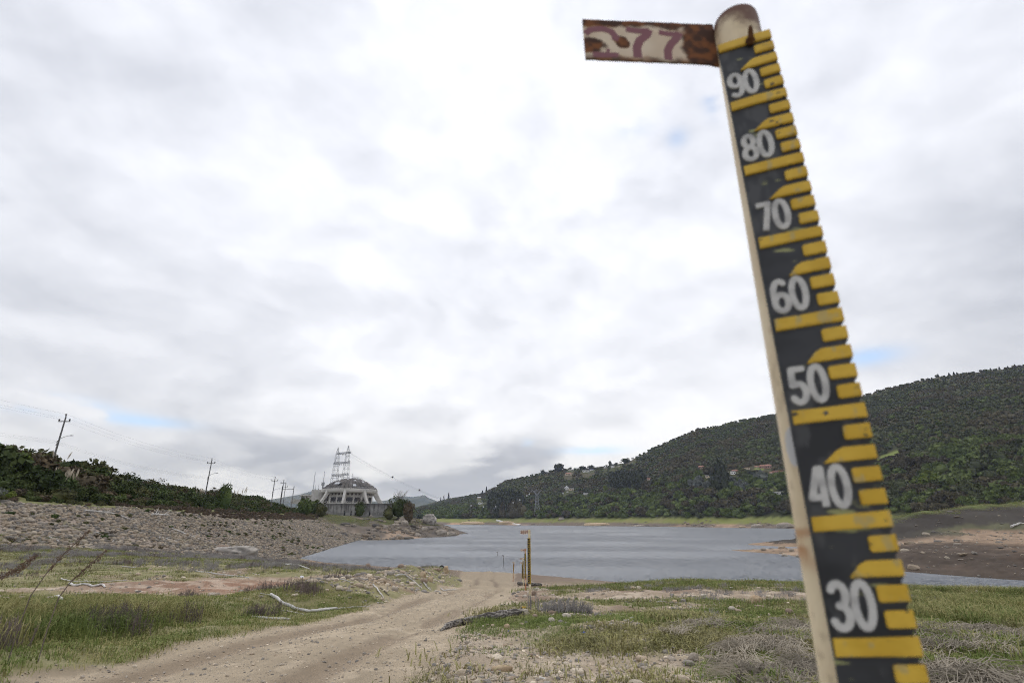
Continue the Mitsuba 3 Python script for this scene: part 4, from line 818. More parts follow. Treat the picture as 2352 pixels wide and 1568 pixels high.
p = hit(1203, 1406); a, b = np.meshgrid(np.linspace(-.3, 4.6, 16), np.linspace(-.06, .06, 3), indexing='ij'); v = np.stack([.055 * np.cos(a), b, .055 * np.sin(a) + .055], -1).reshape(-1, 3); i, j = np.meshgrid(np.arange(15), np.arange(2), indexing='ij')
f = np.stack([i * 3 + j, (i + 1) * 3 + j, (i + 1) * 3 + j + 1, i * 3 + j + 1], -1).reshape(-1, 4); v2 = v * [1.06, 1, 1.06]; m = MB(); m.add(v, f); m.add(v2, f)
sk = thing('scrap', 'small curled dark and yellow scrap beside the cream rock', 'scrap'); obj('strip', (m.mesh()[0] + p, m.mesh()[1]), 'far_black', sk); obj('edge', (box((0, -.065, .11), (.08, .012, .03))[0] + p, BOXF), 'yellow_paint', sk)
flat('blue_plastic', (.07, .11, .34), .4); flat('white_plastic', (.75, .76, .78), .4); flat('flower_yellow', (.7, .5, .03))
def crumple(x, y, w, h, mat, label):
    p = hit(x, y); d = proj(p)[2]; tag(obj('litter', rock(p + [0, 0, h * d / F * .2], np.array([w, w * .7, h]) * d / F, int(x), 2, .6), mat), label, 'litter')
crumple(1341, 1453, 10, 4.5, 'blue_plastic', 'crumpled blue plastic scrap in the grass right of the log'); crumple(693, 1326, 9, 6, 'white_plastic', 'white plastic scrap on the rubble left of the track'); crumple(1168, 1449, 4, 3, 'blue_plastic', 'tiny light blue scrap in front of the log')
# ------------------------------------------------------------------ utility poles and lines along the embankment
def wire_pts(a, b, sag, n=24):
    t = np.linspace(0, 1, n)[:, None]; p = a + (b - a) * t; p[:, 2] -= (4 * sag * t * (1 - t))[:, 0]; return p
POLES = [(152, 955, 105, 'utility pole with street lamp, nearest and tallest on the left', True), (487, 1055, 160, 'second utility pole from the left, with street lamp', True), (632, 1097, 207, 'third utility pole from the left, above the scrub', True),
         (652, 1103.5, 236, 'fourth pole, left of two close poles near the domed building', False), (656.5, 1112, 258, 'smallest farthest pole, right of two close poles', False)]
tops = []
for x, y, Y, lb, lamp in POLES:
    p = at_y(x, y, Y); gz = height(p[:1], p[1:2])[0]; t = thing('utility_pole', lb, 'utility pole', 'poles along the embankment'); X_, Z_ = p[0], p[2]
    obj('shaft', tube([[X_, Y, gz - .5], [X_, Y, Z_ - .3], [X_, Y, Z_]], [.20, .13, .12], 10), 'pole_concrete', t, smooth=40)
    obj('crossarm', (box((X_, Y - .1, Z_ - 1.15), (2.5, .14, .16))[0], BOXF), 'pole_concrete', t)
    ins = []
    for k, (dx, dz) in enumerate(((-1.1, -1.07), (1.1, -1.07), (0, 0))):
        obj('insulator', tube([[X_ + dx, Y - .1, Z_ + dz], [X_ + dx, Y - .1, Z_ + dz + .2], [X_ + dx, Y - .1, Z_ + dz + .42]], [.06, .15, .13], 8), 'porcelain', t); ins.append(np.array([X_ + dx, Y - .1, Z_ + dz + .42]))
    if lamp:
        zl = Z_ - 4.2; obj('lamp_arm', tube([[X_ + .12, Y, zl - .5], [X_ + 1.0, Y, zl - .1], [X_ + 1.9, Y, zl + .12]], .05, 6), 'steel', t)
        obj('street_lamp', rock((X_ + 2.3, Y, zl + .14), (.85, .30, .20), 5, 1, .05), 'steel', t)
        for k in range(4): obj('spool', tube([[X_ - .16, Y - .16, Z_ - 5.3 - .28 * k], [X_ - .16, Y - .16, Z_ - 5.15 - .28 * k]], .09, 7), 'porcelain', t)
    tops.append((ins, [np.array([X_ - .2, Y - .16, Z_ - 5.2 - .28 * k]) for k in range(4)]))
first = [(np.array([X0, 52.0, z0])) for X0, z0 in ((-96, 29.6), (-93.8, 29.6), (-95, 30.6))]
for k in range(3):
    m = MB(); chain = [first[k]] + [t[0][k] for t in tops]
    for a, b in zip(chain[:-1], chain[1:]): m.add(*tube(wire_pts(a, b, .022 * np.linalg.norm(b - a)), .009, 4, False))
    tag(obj('power_line', m.mesh(), 'wire'), ('left', 'right', 'top')[k] + ' conductor strung along the pole tops on the left', 'power line')
for k in range(3):
    m = MB(); chain = [np.array([-95.0, 52.0, 25.0 - .3 * k])] + [t[1][k] for t in tops[:3]]
    for a, b in zip(chain[:-1], chain[1:]): m.add(*tube(wire_pts(a, b, .022 * np.linalg.norm(b - a)), .008, 4, False))
    tag(obj('power_line', m.mesh(), 'wire'), ('upper', 'middle', 'lower')[k] + ' low wire strung below the lamps of the left poles', 'power line')

# ------------------------------------------------------------------ terrace, retaining wall, domed building
def _concrete(p, n, uv):
    a = fbm(p.x * .5, p.y * .5, p.z * .7, 4); s = fbm(p.x * 1.7, p.y * 1.7, p.z * .10, 3); c = mix((.33, .32, .305), (.22, .215, .205), smoothstep(.35, .7, a))
    c = mix(c, (.085, .08, .078), .9 * smoothstep(.48, .66, s) * smoothstep(8.5, 14.0, p.z)); c = mix(c, (.10, .095, .09), .6 * smoothstep(12.6, 14.3, p.z))
    return mix(c, (.42, .41, .40), .5 * smoothstep(.60, .74, fbm(p.x * 1.1 + 3, p.y, p.z * .5, 3)) * smoothstep(13.4, 11.5, p.z))
scene['stained_concrete'] = {'type': 'twosided', 'bsdf': {'type': 'principled', 'base_color': proc(_concrete), 'roughness': .9, 'specular': .2}}
patchy('white_concrete', (.43, .415, .385), (.54, .525, .49), .35, octaves=4); patchy('drum_wall', (.33, .315, .285), (.42, .405, .37), .4, octaves=4); flat('dark_glass', (.045, .045, .05), .2); flat('dark_inside', (.02, .02, .022)); flat('dark_recess', (.055, .05, .048), .8)
patchy('dome_panel', (.075, .070, .068), (.135, .125, .118), .8, rough=.5); patchy('dome_panel_b', (.105, .10, .10), (.17, .165, .165), .8, rough=.5); flat('white_panel', (.60, .62, .65), .4)
TZ = 14.75; CX, CY = -87.6, 284.0
wall_pts = [(-96, 268), (-91.5, 262.6), (-84, 260.8), (-76, 260.2), (-69, 260.8), (-62.2, 262.6), (-58.5, 270), (-60, 300), (-100, 320), (-112, 300), (-108, 275)]
tw = thing('retaining_wall', 'stained grey concrete retaining wall below the domed building', 'wall')
def prism(pts, z0, z1):
    e = trimesh.creation.extrude_polygon(Polygon(pts), z1 - z0, engine='earcut'); v = np.array(e.vertices); v[:, 2] += z0; return v, np.array(e.faces)
obj('wall', prism(wall_pts, 6.0, TZ - .35), 'stained_concrete', tw); g_ = Polygon(wall_pts).buffer(.25, join_style=2); obj('coping', prism(list(g_.exterior.coords)[:-1], TZ - .35, TZ), 'stained_concrete', tw)
for (x, y) in ((828, 1183), (847, 1183), (858, 1184), (908, 1184), (780, 1183)):
    pass
def wall_at(x):   # the point of the front wall under a picture column
    best = None
    for (x0, y0), (x1, y1) in zip(wall_pts[:-1], wall_pts[1:]):
        for t in np.linspace(0, 1, 60):
            q = np.array([x0 + (x1 - x0) * t, y0 + (y1 - y0) * t, 10.0]); e = abs(proj(q)[0] - x)
            if y0 < 269 and y1 < 269 and (best is None or e < best[0]): best = (e, q, math.atan2(y1 - y0, x1 - x0))
    return best[1], best[2]
for x in (791, 806, 817, 849):
    q, a = wall_at(x); v = np.array([[-.45, 0, 0], [.45, 0, 0], [.12, 0, 2.6], [-.12, 0, 2.6], [-.45, .3, 0], [.45, .3, 0], [.12, .3, 2.6], [-.12, .3, 2.6]]); v = np.stack([v[:, 0] * math.cos(a) - v[:, 1] * math.sin(a), v[:, 0] * math.sin(a) + v[:, 1] * math.cos(a), v[:, 2]], -1)
    obj('drain_slot', (v + [q[0] + .05 * math.sin(a), q[1] - .05, 8.9], BOXF), 'dark_inside', tw)
tr = thing('railing', 'light railing along the top of the retaining wall', 'railing'); m = MB(); k_ = 0
ring = wall_pts[0:7]
for (x0, y0), (x1, y1) in zip(ring[:-1], ring[1:]):
    L = math.hypot(x1 - x0, y1 - y0); n = max(2, int(L / 2.4))
    for z in (.5, 1.0): m.add(*tube([[x0, y0 + .15, TZ + z], [x1, y1 + .15, TZ + z]], .04, 5))
    for t in np.arange(n) / n: obj('railing_post', (box((x0 + (x1 - x0) * t, y0 + (y1 - y0) * t + .15, TZ + .55), (.16, .16, 1.1))[0], BOXF), 'white_concrete', tr)
obj('rails', m.mesh(), 'white_concrete', tr)
tag(obj('pavement', prism([(a * .985 + CX * .015, b * .99 + CY * .01) for a, b in wall_pts], TZ - .02, TZ + .02), 'drum_wall'), 'concrete terrace around the domed building', kind='structure')

db = thing('domed_building', 'round pale concrete building with a dark panelled dome and leaning ribs', 'building')
ang = lambda n: np.linspace(0, 2 * np.pi, n + 1)[:-1]
def revolve(prof, n=72, closed=False):
    prof = np.asarray(prof, float); a = ang(n); v = np.stack([CX + prof[:, 0][:, None] * np.sin(a), CY - prof[:, 0][:, None] * np.cos(a), np.broadcast_to(prof[:, 1][:, None], (len(prof), n))], -1).reshape(-1, 3)
    i, j = np.meshgrid(np.arange(len(prof) - 1), np.arange(n), indexing='ij'); return v, np.stack([i * n + j, i * n + (j + 1) % n, (i + 1) * n + (j + 1) % n, (i + 1) * n + j], -1).reshape(-1, 4)
ZR, ZT = 22.35, 28.15; RB = 14.35; RS = (RB ** 2 + (ZT - ZR) ** 2) / (2 * (ZT - ZR)); ZC_ = ZT - RS
obj('wall', revolve([(12.2, TZ), (12.2, 20.6)]), 'drum_wall', db); obj('plinth', revolve([(13.0, TZ), (13.0, TZ + .55), (12.2, TZ + .6)]), 'white_concrete', db)
obj('ring_beam', revolve([(12.2, 20.5), (13.9, 20.5), (14.65, 21.0), (14.75, 22.25), (14.3, 22.45), (13.6, 22.45)]), 'white_concrete', db)
obj('dome_shell', revolve([(math.sqrt(max(RS ** 2 - (z - ZC_) ** 2, 0)) - .12, z - .1) for z in np.linspace(ZR, ZT, 14)]), 'dark_inside', db)
NR, NS = 7, 40; th0 = math.asin(RB / RS); th = np.linspace(th0, .10, NR + 1); rs = np.random.default_rng(12)
def dome_pt(t, a, h=0): return np.array([CX + (RS + h) * math.sin(t) * math.sin(a), CY - (RS + h) * math.sin(t) * math.cos(a), ZC_ + (RS + h) * math.cos(t)])
white = {(2, 37), (2, 38), (1, 3), (4, 36), (5, 0), (3, 7), (2, 10), (4, 4)}; gone = {(2, 36), (1, 39), (3, 34)}
for r in range(NR):
    for s in range(NS):
        if (r, s) in gone: continue
        a0, a1 = (s - .5 + .06) * 2 * np.pi / NS, (s + .5 - .06) * 2 * np.pi / NS; t0, t1 = th[r], th[r + 1]; dt = (t0 - t1) * .05; gx = np.linspace(0, 1, 5); P = []
        for u in gx:
            for w in gx: P.append(dome_pt(t0 - dt + (t1 - t0 + 2 * dt) * u, a0 + (a1 - a0) * w, .30 * (1 - (2 * u - 1) ** 4) * (1 - (2 * w - 1) ** 4) + .02))
        i, j = np.meshgrid(np.arange(4), np.arange(4), indexing='ij')
        obj('dome_panel', (np.array(P), np.stack([i * 5 + j, i * 5 + j + 1, (i + 1) * 5 + j + 1, (i + 1) * 5 + j], -1).reshape(-1, 4)), 'white_panel' if (r, s) in white else ('dome_panel', 'dome_panel_b')[int(rs.integers(0, 4) == 0)], db, smooth=True)
obj('dome_cap', revolve([(RS * math.sin(.10), ZC_ + RS * math.cos(.10)), (.9, ZT + .12), (0, ZT + .16)]), 'dome_panel', db, smooth=True)
m = MB()                                                                                          # maintenance ladder over the crown
for o in (-.5, .5):
    m.add(*tube([dome_pt(t, 1.25 , .55) + [0, o, 0] for t in np.linspace(.02, .36, 9)], .07, 5)); m.add(*tube([dome_pt(t, 1.25, 1.25) + [0, o, 0] for t in np.linspace(.02, .34, 9)], .05, 5))
for t in np.linspace(.03, .34, 9): m.add(*tube([dome_pt(t, 1.25, .3), dome_pt(t, 1.25, 1.3)], .05, 5))
m.add(*tube([dome_pt(.03, 1.25, .2), dome_pt(.03, 1.25, 3.2)], .07, 5)); obj('ladder', m.mesh(), 'dark_metal', db)
for k in range(9):
    a = math.radians(7.7 + 40 * k); dr_ = np.array([math.sin(a), -math.cos(a), 0]); sd = np.array([math.cos(a), math.sin(a), 0]); t = np.linspace(0, 1, 12); R_o = 14.9 + 4.5 * t ** 1.7; Z_o = 22.35 - 7.6 * t ** 1.05; R_i = R_o - np.interp(t, [0, .25, 1], [2.6, 1.5, 1.15]); Z_i = Z_o - np.interp(t, [0, .3, 1], [1.5, .75, 0]); wd = np.interp(t, [0, 1], [.62, .50])
    P = []
    for q in range(12):
        for rr_, zz_, s in ((R_o[q], Z_o[q], -1), (R_o[q], Z_o[q], 1), (R_i[q], Z_i[q], 1), (R_i[q], Z_i[q], -1)): P.append(np.array([CX, CY, zz_]) + dr_ * rr_ + sd * s * wd[q])
    f = [[q * 4 + e, q * 4 + (e + 1) % 4, q * 4 + 4 + (e + 1) % 4, q * 4 + 4 + e] for q in range(11) for e in range(4)] + [[0, 3, 2, 1], [44, 45, 46, 47]]
    obj('rib', (np.array(P), np.array(f)), 'white_concrete', db)
    am = a + math.radians(20)
    def bay(a_c, w, z, h, mat, nm, depth=.12, out=12.2, parent=db):
        d_ = np.array([math.sin(a_c), -math.cos(a_c), 0]); return obj(nm, (box((0, 0, 0), (w, depth, h), a_c)[0] + np.array([CX, CY, z]) + d_ * out, BOXF), mat, parent)
    if k != 7 and k != 2:
        for o in (-.165, .165):
            w = bay(am + o, 3.7, 17.0, 2.9, 'white_concrete', 'window', .14); bay(am + o, 3.35, 17.0, 2.6, 'dark_glass', 'pane', .2, 12.2, w)
    elif k == 7: bay(am, 5.4, 17.6, 5.2, 'dark_recess', 'entrance', .25)
    for o in (-.24, -.08, .08, .24): bay(am + o, .95, 19.75, .95, 'dark_recess', 'vent', .2)
    for o in (-.33, .33): bay(am + o, .5, 17.6, 5.7, 'white_concrete', 'pilaster', .5)
# annex with masts
an = thing('annex', 'plain beige block with masts on the left of the domed building', 'building')
def bpx(x0, x1, y0, y1, Y, dep, nm, mat, parent):
    a, b = at_y(x0, y1, Y), at_y(x1, y0, Y); c = ((a[0] + b[0]) / 2, Y + dep / 2, (TZ - .5 + b[2]) / 2); return obj(nm, (box(c, (b[0] - a[0], dep, b[2] - TZ + .5))[0], BOXF), mat, parent), a, b
bpx(717, 733, 1124.5, 1158, 283, 10, 'wall', 'drum_wall', an); bpx(732, 746, 1126.5, 1158, 284, 9, 'wing', 'drum_wall', an); bpx(716.5, 746.5, 1124, 1125.6, 282.8, 9.5, 'parapet', 'white_concrete', an)
for x, yb, yt, lb in ((719.5, 1124, 1083, 'left of two tall thin masts behind the annex'), (741, 1122, 1082, 'right of two tall thin masts behind the annex, with a box')):
    a, b = at_y(x, yb, 292), at_y(x + 4.6, yt, 292); t = thing('mast', lb, 'mast'); X_ = (a[0] + b[0]) / 2; obj('shaft', tube([[X_, 292, TZ], [X_, 292, (a[2] + b[2]) / 2], [X_, 292, b[2]]], [.22, .15, .10], 7), 'steel', t)
    if 'box' in lb: obj('equipment_box', (box((X_, 291.8, a[2] + 2.6), (1.5, 1.0, 1.7))[0], BOXF), 'steel', t); obj('bracket', tube([[X_, 292, a[2] - 1], [X_, 292, a[2] + 1.8]], .42, 8), 'steel', t)
for k, x in enumerate((723.5, 731.0, 748)):
    a, b = at_y(x, 1126, 290), at_y(x, 1112 + (4 if k == 2 else 0), 290); t = thing('lightning_rod', ('left', 'middle', 'right')[k] + ' short rod on the roof of the annex', 'rod'); obj('shaft', tube([[a[0], 290, a[2] - 1.2], [a[0], 290, b[2]]], [.14, .05], 6), 'dark_metal', t); obj('collar', tube([[a[0], 290, a[2] + .6], [a[0], 290, a[2] + 1.0]], .30, 7), 'steel', t)
gh = thing('gatehouse', 'small pale flat-roofed building far left of the dome', 'building'); bpx(690, 709, 1137, 1152, 300, 8, 'wall', 'drum_wall', gh); bpx(689, 710, 1136, 1138, 299.5, 9, 'roof', 'white_concrete', gh) if False else None
a, b = at_y(689, 1138.5, 299.6), at_y(710, 1136.2, 299.6); obj('roof', (box(((a[0] + b[0]) / 2, 304, (a[2] + b[2]) / 2 + .2), (b[0] - a[0], 9.4, .7))[0], BOXF), 'white_concrete', gh)
a, b = at_y(692, 1149, 299.8), at_y(700, 1141, 299.8); obj('window', (box(((a[0] + b[0]) / 2, 299.9, (a[2] + b[2]) / 2), (b[0] - a[0], .3, b[2] - a[2]))[0], BOXF), 'dark_glass', gh)
lw = thing('low_wall', 'long low pale wall left of the gatehouse', 'wall'); a, b = at_y(668, 1152, 295), at_y(690, 1146, 295); obj('wall', (box(((a[0] + b[0]) / 2, 295, b[2] - 1.2), (b[0] - a[0], .4, 2.4))[0], BOXF), 'drum_wall', lw)
# gantry of poles left of the dome (a tall H of thin posts)
gt = thing('pole_gantry', 'low steel gantry of two posts with a crossbar left of the gatehouse', 'gantry'); a, b = at_y(646, 1135, 262), at_y(673, 1135, 262)
for q in (a, b): obj('post', tube([[q[0], 262, 10], [q[0], 262, q[2] + 4]], .16, 6), 'pole_concrete', gt)
obj('crossbar', tube([[a[0], 262, a[2] + 2.6], [b[0], 262, a[2] + 2.6]], .14, 6), 'pole_concrete', gt)

# ------------------------------------------------------------------ lattice towers
def lattice(m, base, top, wb, wt, n, r=.07, rb=None):
    P = []
    for k in range(n + 1):
        t = k / n; c = base + (top - base) * t; w = wb + (wt - wb) * t; P.append([c + np.array([sx * w / 2, sy * w / 2, 0]) for sx, sy in ((-1, -1), (1, -1), (1, 1), (-1, 1))])
    for e in range(4): m.add(*tube([p[e] for p in P], r, 5, False))
    for k in range(n):
        for e in range(4):
            f = (e + 1) % 4; m.add(*tube([P[k][e], P[k + 1][f]] if k % 2 else [P[k][f], P[k + 1][e]], (rb or r * .6), 4, False)); m.add(*tube([P[k + 1][e], P[k + 1][f]], (rb or r * .6), 4, False))
flat('galvanised', (.27, .28, .30), .5, metallic=.3)
ht = thing('lattice_tower', 'tall twin-legged lattice tower with three crossbeams behind the dome', 'tower'); tp = {}
for nm, xt, yt, Y in (('left', 776.8, 1029, 306), ('right', 800.8, 1025, 304)):
    q = at_y(xt, yt, Y); base = np.array([q[0], Y, TZ - 1]); sp = q[2] - 3.3; m = MB(); lattice(m, base, np.array([q[0], Y, sp]), 5.2, 1.6, 13, .075); lattice(m, np.array([q[0], Y, sp]), np.array([q[0], Y, q[2]]), 1.6, .25, 3, .065); m.add(*tube([[q[0], Y, q[2]], [q[0], Y, q[2] + .5]], .22, 6)); obj('leg', m.mesh(), 'galvanised', ht); tp[nm] = (base, np.array([q[0], Y, sp]))
zt = tp['right'][1][2] - .8
for y_ in (1041.5, 1064, 1092):
    z = at_y(790, y_, 305)[2]; z = min(z, zt); m = MB(); A = tp['left'][0] * [1, 1, 0] + [-1.8 if y_ > 1045 else -.2, 0, z - .3]; B = tp['right'][0] * [1, 1, 0] + [1.8, 0, z + .3]
    for o in (-.55, .55):
        for h in (0, .8): m.add(*tube([A + [0, o, h], B + [0, o, h]], .08, 4, False))
    L = np.linspace(0, 1, 9)
    for u, w in zip(L[:-1], L[1:]):
        for o in (-.55, .55): m.add(*tube([A + (B - A) * u + [0, o, 0], A + (B - A) * w + [0, o, .8]], .05, 4, False)); m.add(*tube([A + (B - A) * u + [0, o, .8], A + (B - A) * w + [0, o, 0]], .05, 4, False))
    obj('crossbeam', m.mesh(), 'galvanised', ht)
    for u in (.38, .5, .62): obj('insulator_string', tube([A + (B - A) * u, A + (B - A) * u - [0, 0, 1.1]], .12, 6), 'porcelain', ht)
hp = hit(1234, 1184); q = at_y(1234, 1127, hp[1]); ly = thing('lattice_tower', 'Y-shaped lattice pylon on the wooded hillside across the lake', 'tower'); m = MB(); zb, zq = hp[2], q[2]
lattice(m, np.array([hp[0], hp[1], zb]), np.array([hp[0], hp[1], zb + (zq - zb) * .84]), 9.0, 3.0, 7, .26, .18); obj('body', m.mesh(), 'galvanised', ly); m = MB(); c0 = np.array([hp[0], hp[1], zb + (zq - zb) * .84])
for s in (-1, 1): lattice(m, c0, np.array([hp[0] + s * 5.5, hp[1], zq]), 2.6, .6, 3, .2, .14); lattice(m, np.array([hp[0] + s * 5.5, hp[1], zq]), np.array([hp[0] + s * 8.0, hp[1], zq + 2.5]), .6, .3, 1, .16, .12)
lattice(m, np.array([hp[0] - 9, hp[1], zq + .2]), np.array([hp[0] + 9, hp[1], zq + .3]), .5, .5, 1, .14, .1); obj('arms', m.mesh(), 'galvanised', ly)
# conductors with marker balls from the tower behind the dome across the lake
flat('marker_white', (.66, .66, .66), .5); flat('marker_dark', (.06, .06, .07), .5)
A = tp['right'][1] + [1.6, 0, -.6]; B = np.array([hp[0] - 5, hp[1], zq + .5])
pl = thing('power_line', 'long cable with marker balls strung from the dome tower to the hillside pylon', 'power line'); best = (1e9, 0)
for sg in np.linspace(0, 40, 81):
    c = proj(wire_pts(A, B, sg, 60)); e = abs(np.interp(1110, c[:, 0], c[:, 1]) - 1163.5); best = min(best, (e, sg))
W_ = wire_pts(A, B, best[1], 400); cW = proj(W_); obj('cable', tube(W_[::4], .035, 4, False), 'wire', pl)
for x in (901, 963, 1018.6, 1082, 1110.6, 1139, 1179, 1193.6, 1210, 1216):
    i = int(np.argmin(abs(cW[:, 0] - x))); s = 1.1 * max(1.0, cW[i, 2] / 520); obj('marker_ball', (np.array(_ICO[1].vertices) * s * .62 + W_[i], _ICO[1].faces), 'marker_dark' if x < 1000 else 'marker_white', pl, smooth=True)
for k, (da, db_) in enumerate((([0, 0, -.4], [4, 0, -1]), ([-3, 0, -.2], [9, 0, -.6]))):
    tag(obj('power_line', tube(wire_pts(A + da, B + db_, best[1] * 1.03, 90), .03, 4, False), 'wire'), ('nearer', 'farther')[k] + ' plain cable strung beside the one with marker balls', 'power line')

# ------------------------------------------------------------------ houses on the hillside
patchy('house_white', (.62, .62, .60), (.74, .73, .71), .3); patchy('house_cream', (.48, .40, .30), (.60, .52, .40), .3); patchy('house_brick', (.30, .175, .13), (.40, .25, .19), .4); patchy('roof_red', (.30, .15, .115), (.42, .235, .19), .5); patchy('roof_grey', (.22, .22, .23), (.34, .34, .35), .4); patchy('roof_blue', (.06, .075, .13), (.10, .12, .20), .4); patchy('roof_white', (.55, .56, .57), (.68, .68, .69), .4); flat('window_dark', (.04, .045, .05), .25)
def zA(x, y): return ((2240 + x / 5.88) * .57422, (1780 + y / 5.88) * .57422)
def zBb(x, y): return ((2750 + x / 5.88) * .57422, (1820 + y / 5.88) * .57422)
def zC(x, y): return ((1740 + x / 4.704) * .57422, (1940 + y / 4.704) * .57422)
HOUSE_SPOTS = []
def house(q0, q1, wall, roof, label, kind='gable', nwin=3, dep=.7):
    x0, y0 = q0; x1, y1 = q1; p = hit((x0 + x1) / 2, y1); d = proj(p)[2]; w = (x1 - x0) * d / F; h = (y1 - y0) * d / F; D = max(w * dep, 4.0); D = min(D, 9.0); az_ = math.atan2(p[0], p[1]) ; rz = -az_ * .8 + .15
    HOUSE_SPOTS.append((x0, x1, y0, y1, d, p[0], p[1], w))
    t = thing('house', label, 'house'); zb = p[2] - 1.5; fl = kind == 'flat'; hw = h * (.86 if fl else .60); c, s = math.cos(rz), math.sin(rz); ctr = np.array([p[0], p[1], 0]) + np.array([-s, c, 0]) * D * .3
    def loc(v): v = np.asarray(v, float); return np.stack([v[:, 0] * c - v[:, 1] * s, v[:, 0] * s + v[:, 1] * c, v[:, 2]], -1) + ctr
    obj('wall', (loc(box((0, 0, (zb + p[2] + hw) / 2), (w, D, p[2] + hw - zb))[0]), BOXF), wall, t); z = p[2] + hw
    if fl: obj('roof', (loc(box((0, 0, z + h * .07), (w * 1.06, D * 1.08, h * .14))[0]), BOXF), roof, t)
    elif kind == 'aframe':
        v = np.array([[-w / 2, -D / 2 - .2, z], [w / 2, -D / 2 - .2, z], [0, -D / 2 - .2, p[2] + h * 1.15], [-w / 2, D / 2 + .2, z], [w / 2, D / 2 + .2, z], [0, D / 2 + .2, p[2] + h * 1.15]]); m = MB(); m.add(loc(v), [[0, 1, 2], [3, 5, 4], [0, 2, 5], [0, 5, 3], [1, 4, 5], [1, 5, 2]]); obj('roof', m.mesh(), roof, t)
    else:
        o = .5; zr = p[2] + h; v = np.array([[-w / 2 - o, -D / 2 - o, z - .1], [w / 2 + o, -D / 2 - o, z - .1], [w / 2 + o, D / 2 + o, z - .1], [-w / 2 - o, D / 2 + o, z - .1], [-w / 2 + D * .2, 0, zr], [w / 2 - D * .2, 0, zr]]); m = MB(); m.add(loc(v), [[0, 1, 5], [0, 5, 4], [1, 2, 5], [2, 3, 4], [2, 4, 5], [3, 0, 4], [0, 2, 1], [0, 3, 2]]); obj('roof', m.mesh(), roof, t)
    for k in range(nwin): obj('window', (loc(box((-w / 2 + w * (k + .5) / nwin, -D / 2, p[2] + hw * .52), (w / nwin * .5, .16, hw * .42))[0]), BOXF), 'window_dark', t)
    return t
house(zA(130, 648), zA(280, 702), 'house_cream', 'roof_red', 'long house with salmon roof just below the left hilltop', nwin=4); house(zA(540, 588), zA(700, 630), 'house_white', 'roof_white', 'long white building on the ridge below the dark tree clump', 'flat', 5); house(zA(715, 558), zA(805, 592), 'house_white', 'roof_blue', 'house with dark blue roof at the right end of the long white building', nwin=2)
house(zA(1205, 478), zA(1288, 522), 'house_white', 'roof_grey', 'white house under the ridge right of the umbrella-shaped tree', 'flat', 3); house(zA(1040, 515), zA(1088, 542), 'house_white', 'roof_white', 'small white house left of the white ridge house', nwin=2); house(zA(1365, 482), zA(1410, 510), 'house_cream', 'roof_grey', 'little pale house right of the white ridge house', nwin=1); house(zA(1405, 388), zA(1455, 406), 'house_cream', 'roof_white', 'tiny pale house near the ridge below the broad dark tree', 'flat', 1); house(zA(1530, 322), zA(1620, 348), 'house_white', 'roof_grey', 'left white house on the ridge beside the broad dark tree', nwin=2); house(zA(1680, 288), zA(1745, 318), 'house_white', 'roof_grey', 'right white house on the ridge beside the broad dark tree', nwin=2)
house(zA(200, 562), zA(320, 586), 'house_white', 'roof_grey', 'pale house on the hilltop left of the dark tree clump', nwin=3)
house(zA(115, 965), zA(208, 1046), 'house_white', 'roof_white', 'white A-shaped house in the middle of the slope', 'aframe', 2); house(zA(208, 1012), zA(322, 1060), 'house_cream', 'roof_white', 'low white house with yellowish wall beside the A-shaped house', 'flat', 2); house(zA(160, 1085), zA(198, 1108), 'house_white', 'roof_white', 'tiny white hut below the A-shaped house', 'flat', 1); house(zA(62, 1110), zA(92, 1140), 'house_white', 'roof_white', 'tiny white hut below left of the A-shaped house', 'flat', 1); house(zA(556, 1122), zA(655, 1154), 'house_white', 'roof_white', 'low white building with poles right of the A-shaped house', 'flat', 4)
house(zA(2045, 772), zA(2150, 822), 'house_cream', 'roof_red', 'salmon-roofed house half hidden in trees right of the pine clump', nwin=2)
house(zBb(270, 242), zBb(382, 305), 'house_brick', 'roof_red', 'lone house with red roof high in the wood', nwin=2); house(zBb(880, 393), zBb(965, 418), 'house_white', 'roof_white', 'low white building left of the white house with brick roof', 'flat', 3); house(zBb(1025, 380), zBb(1130, 448), 'house_white', 'roof_white', 'white cubic house below a brick-red roof', 'flat', 2); house(zBb(1055, 335), zBb(1195, 382), 'house_brick', 'roof_red', 'brick-red roofed house right above the white cubic house', nwin=3)
house(zBb(1352, 290), zBb(1460, 332), 'house_cream', 'roof_red', 'small pinkish house left of the big salmon-roofed villas', 'flat', 2); house(zBb(1588, 245), zBb(1668, 292), 'house_cream', 'roof_red', 'small salmon-roofed house left of the biggest villa', nwin=2); house(zBb(1708, 225), zBb(1840, 298), 'house_brick', 'roof_red', 'left wing of the biggest salmon-roofed villa', nwin=3); house(zBb(1840, 212), zBb(1975, 305), 'house_brick', 'roof_red', 'right wing of the biggest salmon-roofed villa', nwin=3)
house(zBb(1945, 388), zBb(2012, 448), 'house_cream', 'roof_red', 'small tan house above the white curved wall', nwin=1); house(zBb(2045, 362), zBb(2250, 442), 'house_brick', 'roof_red', 'brick house above the white curved wall beside the gauge', 'flat', 4); house(zBb(1978, 858), zBb(2210, 928), 'house_white', 'roof_white', 'long white house on the low slope just left of the gauge', 'flat', 6); house(zBb(2205, 850), zBb(2420, 925), 'house_white', 'roof_grey', 'right part of the long white house, partly behind the gauge', 'flat', 5); house(zBb(430, 470), zBb(555, 520), 'house_cream', 'roof_white', 'dark hut with white roof in the trees', 'flat', 2)
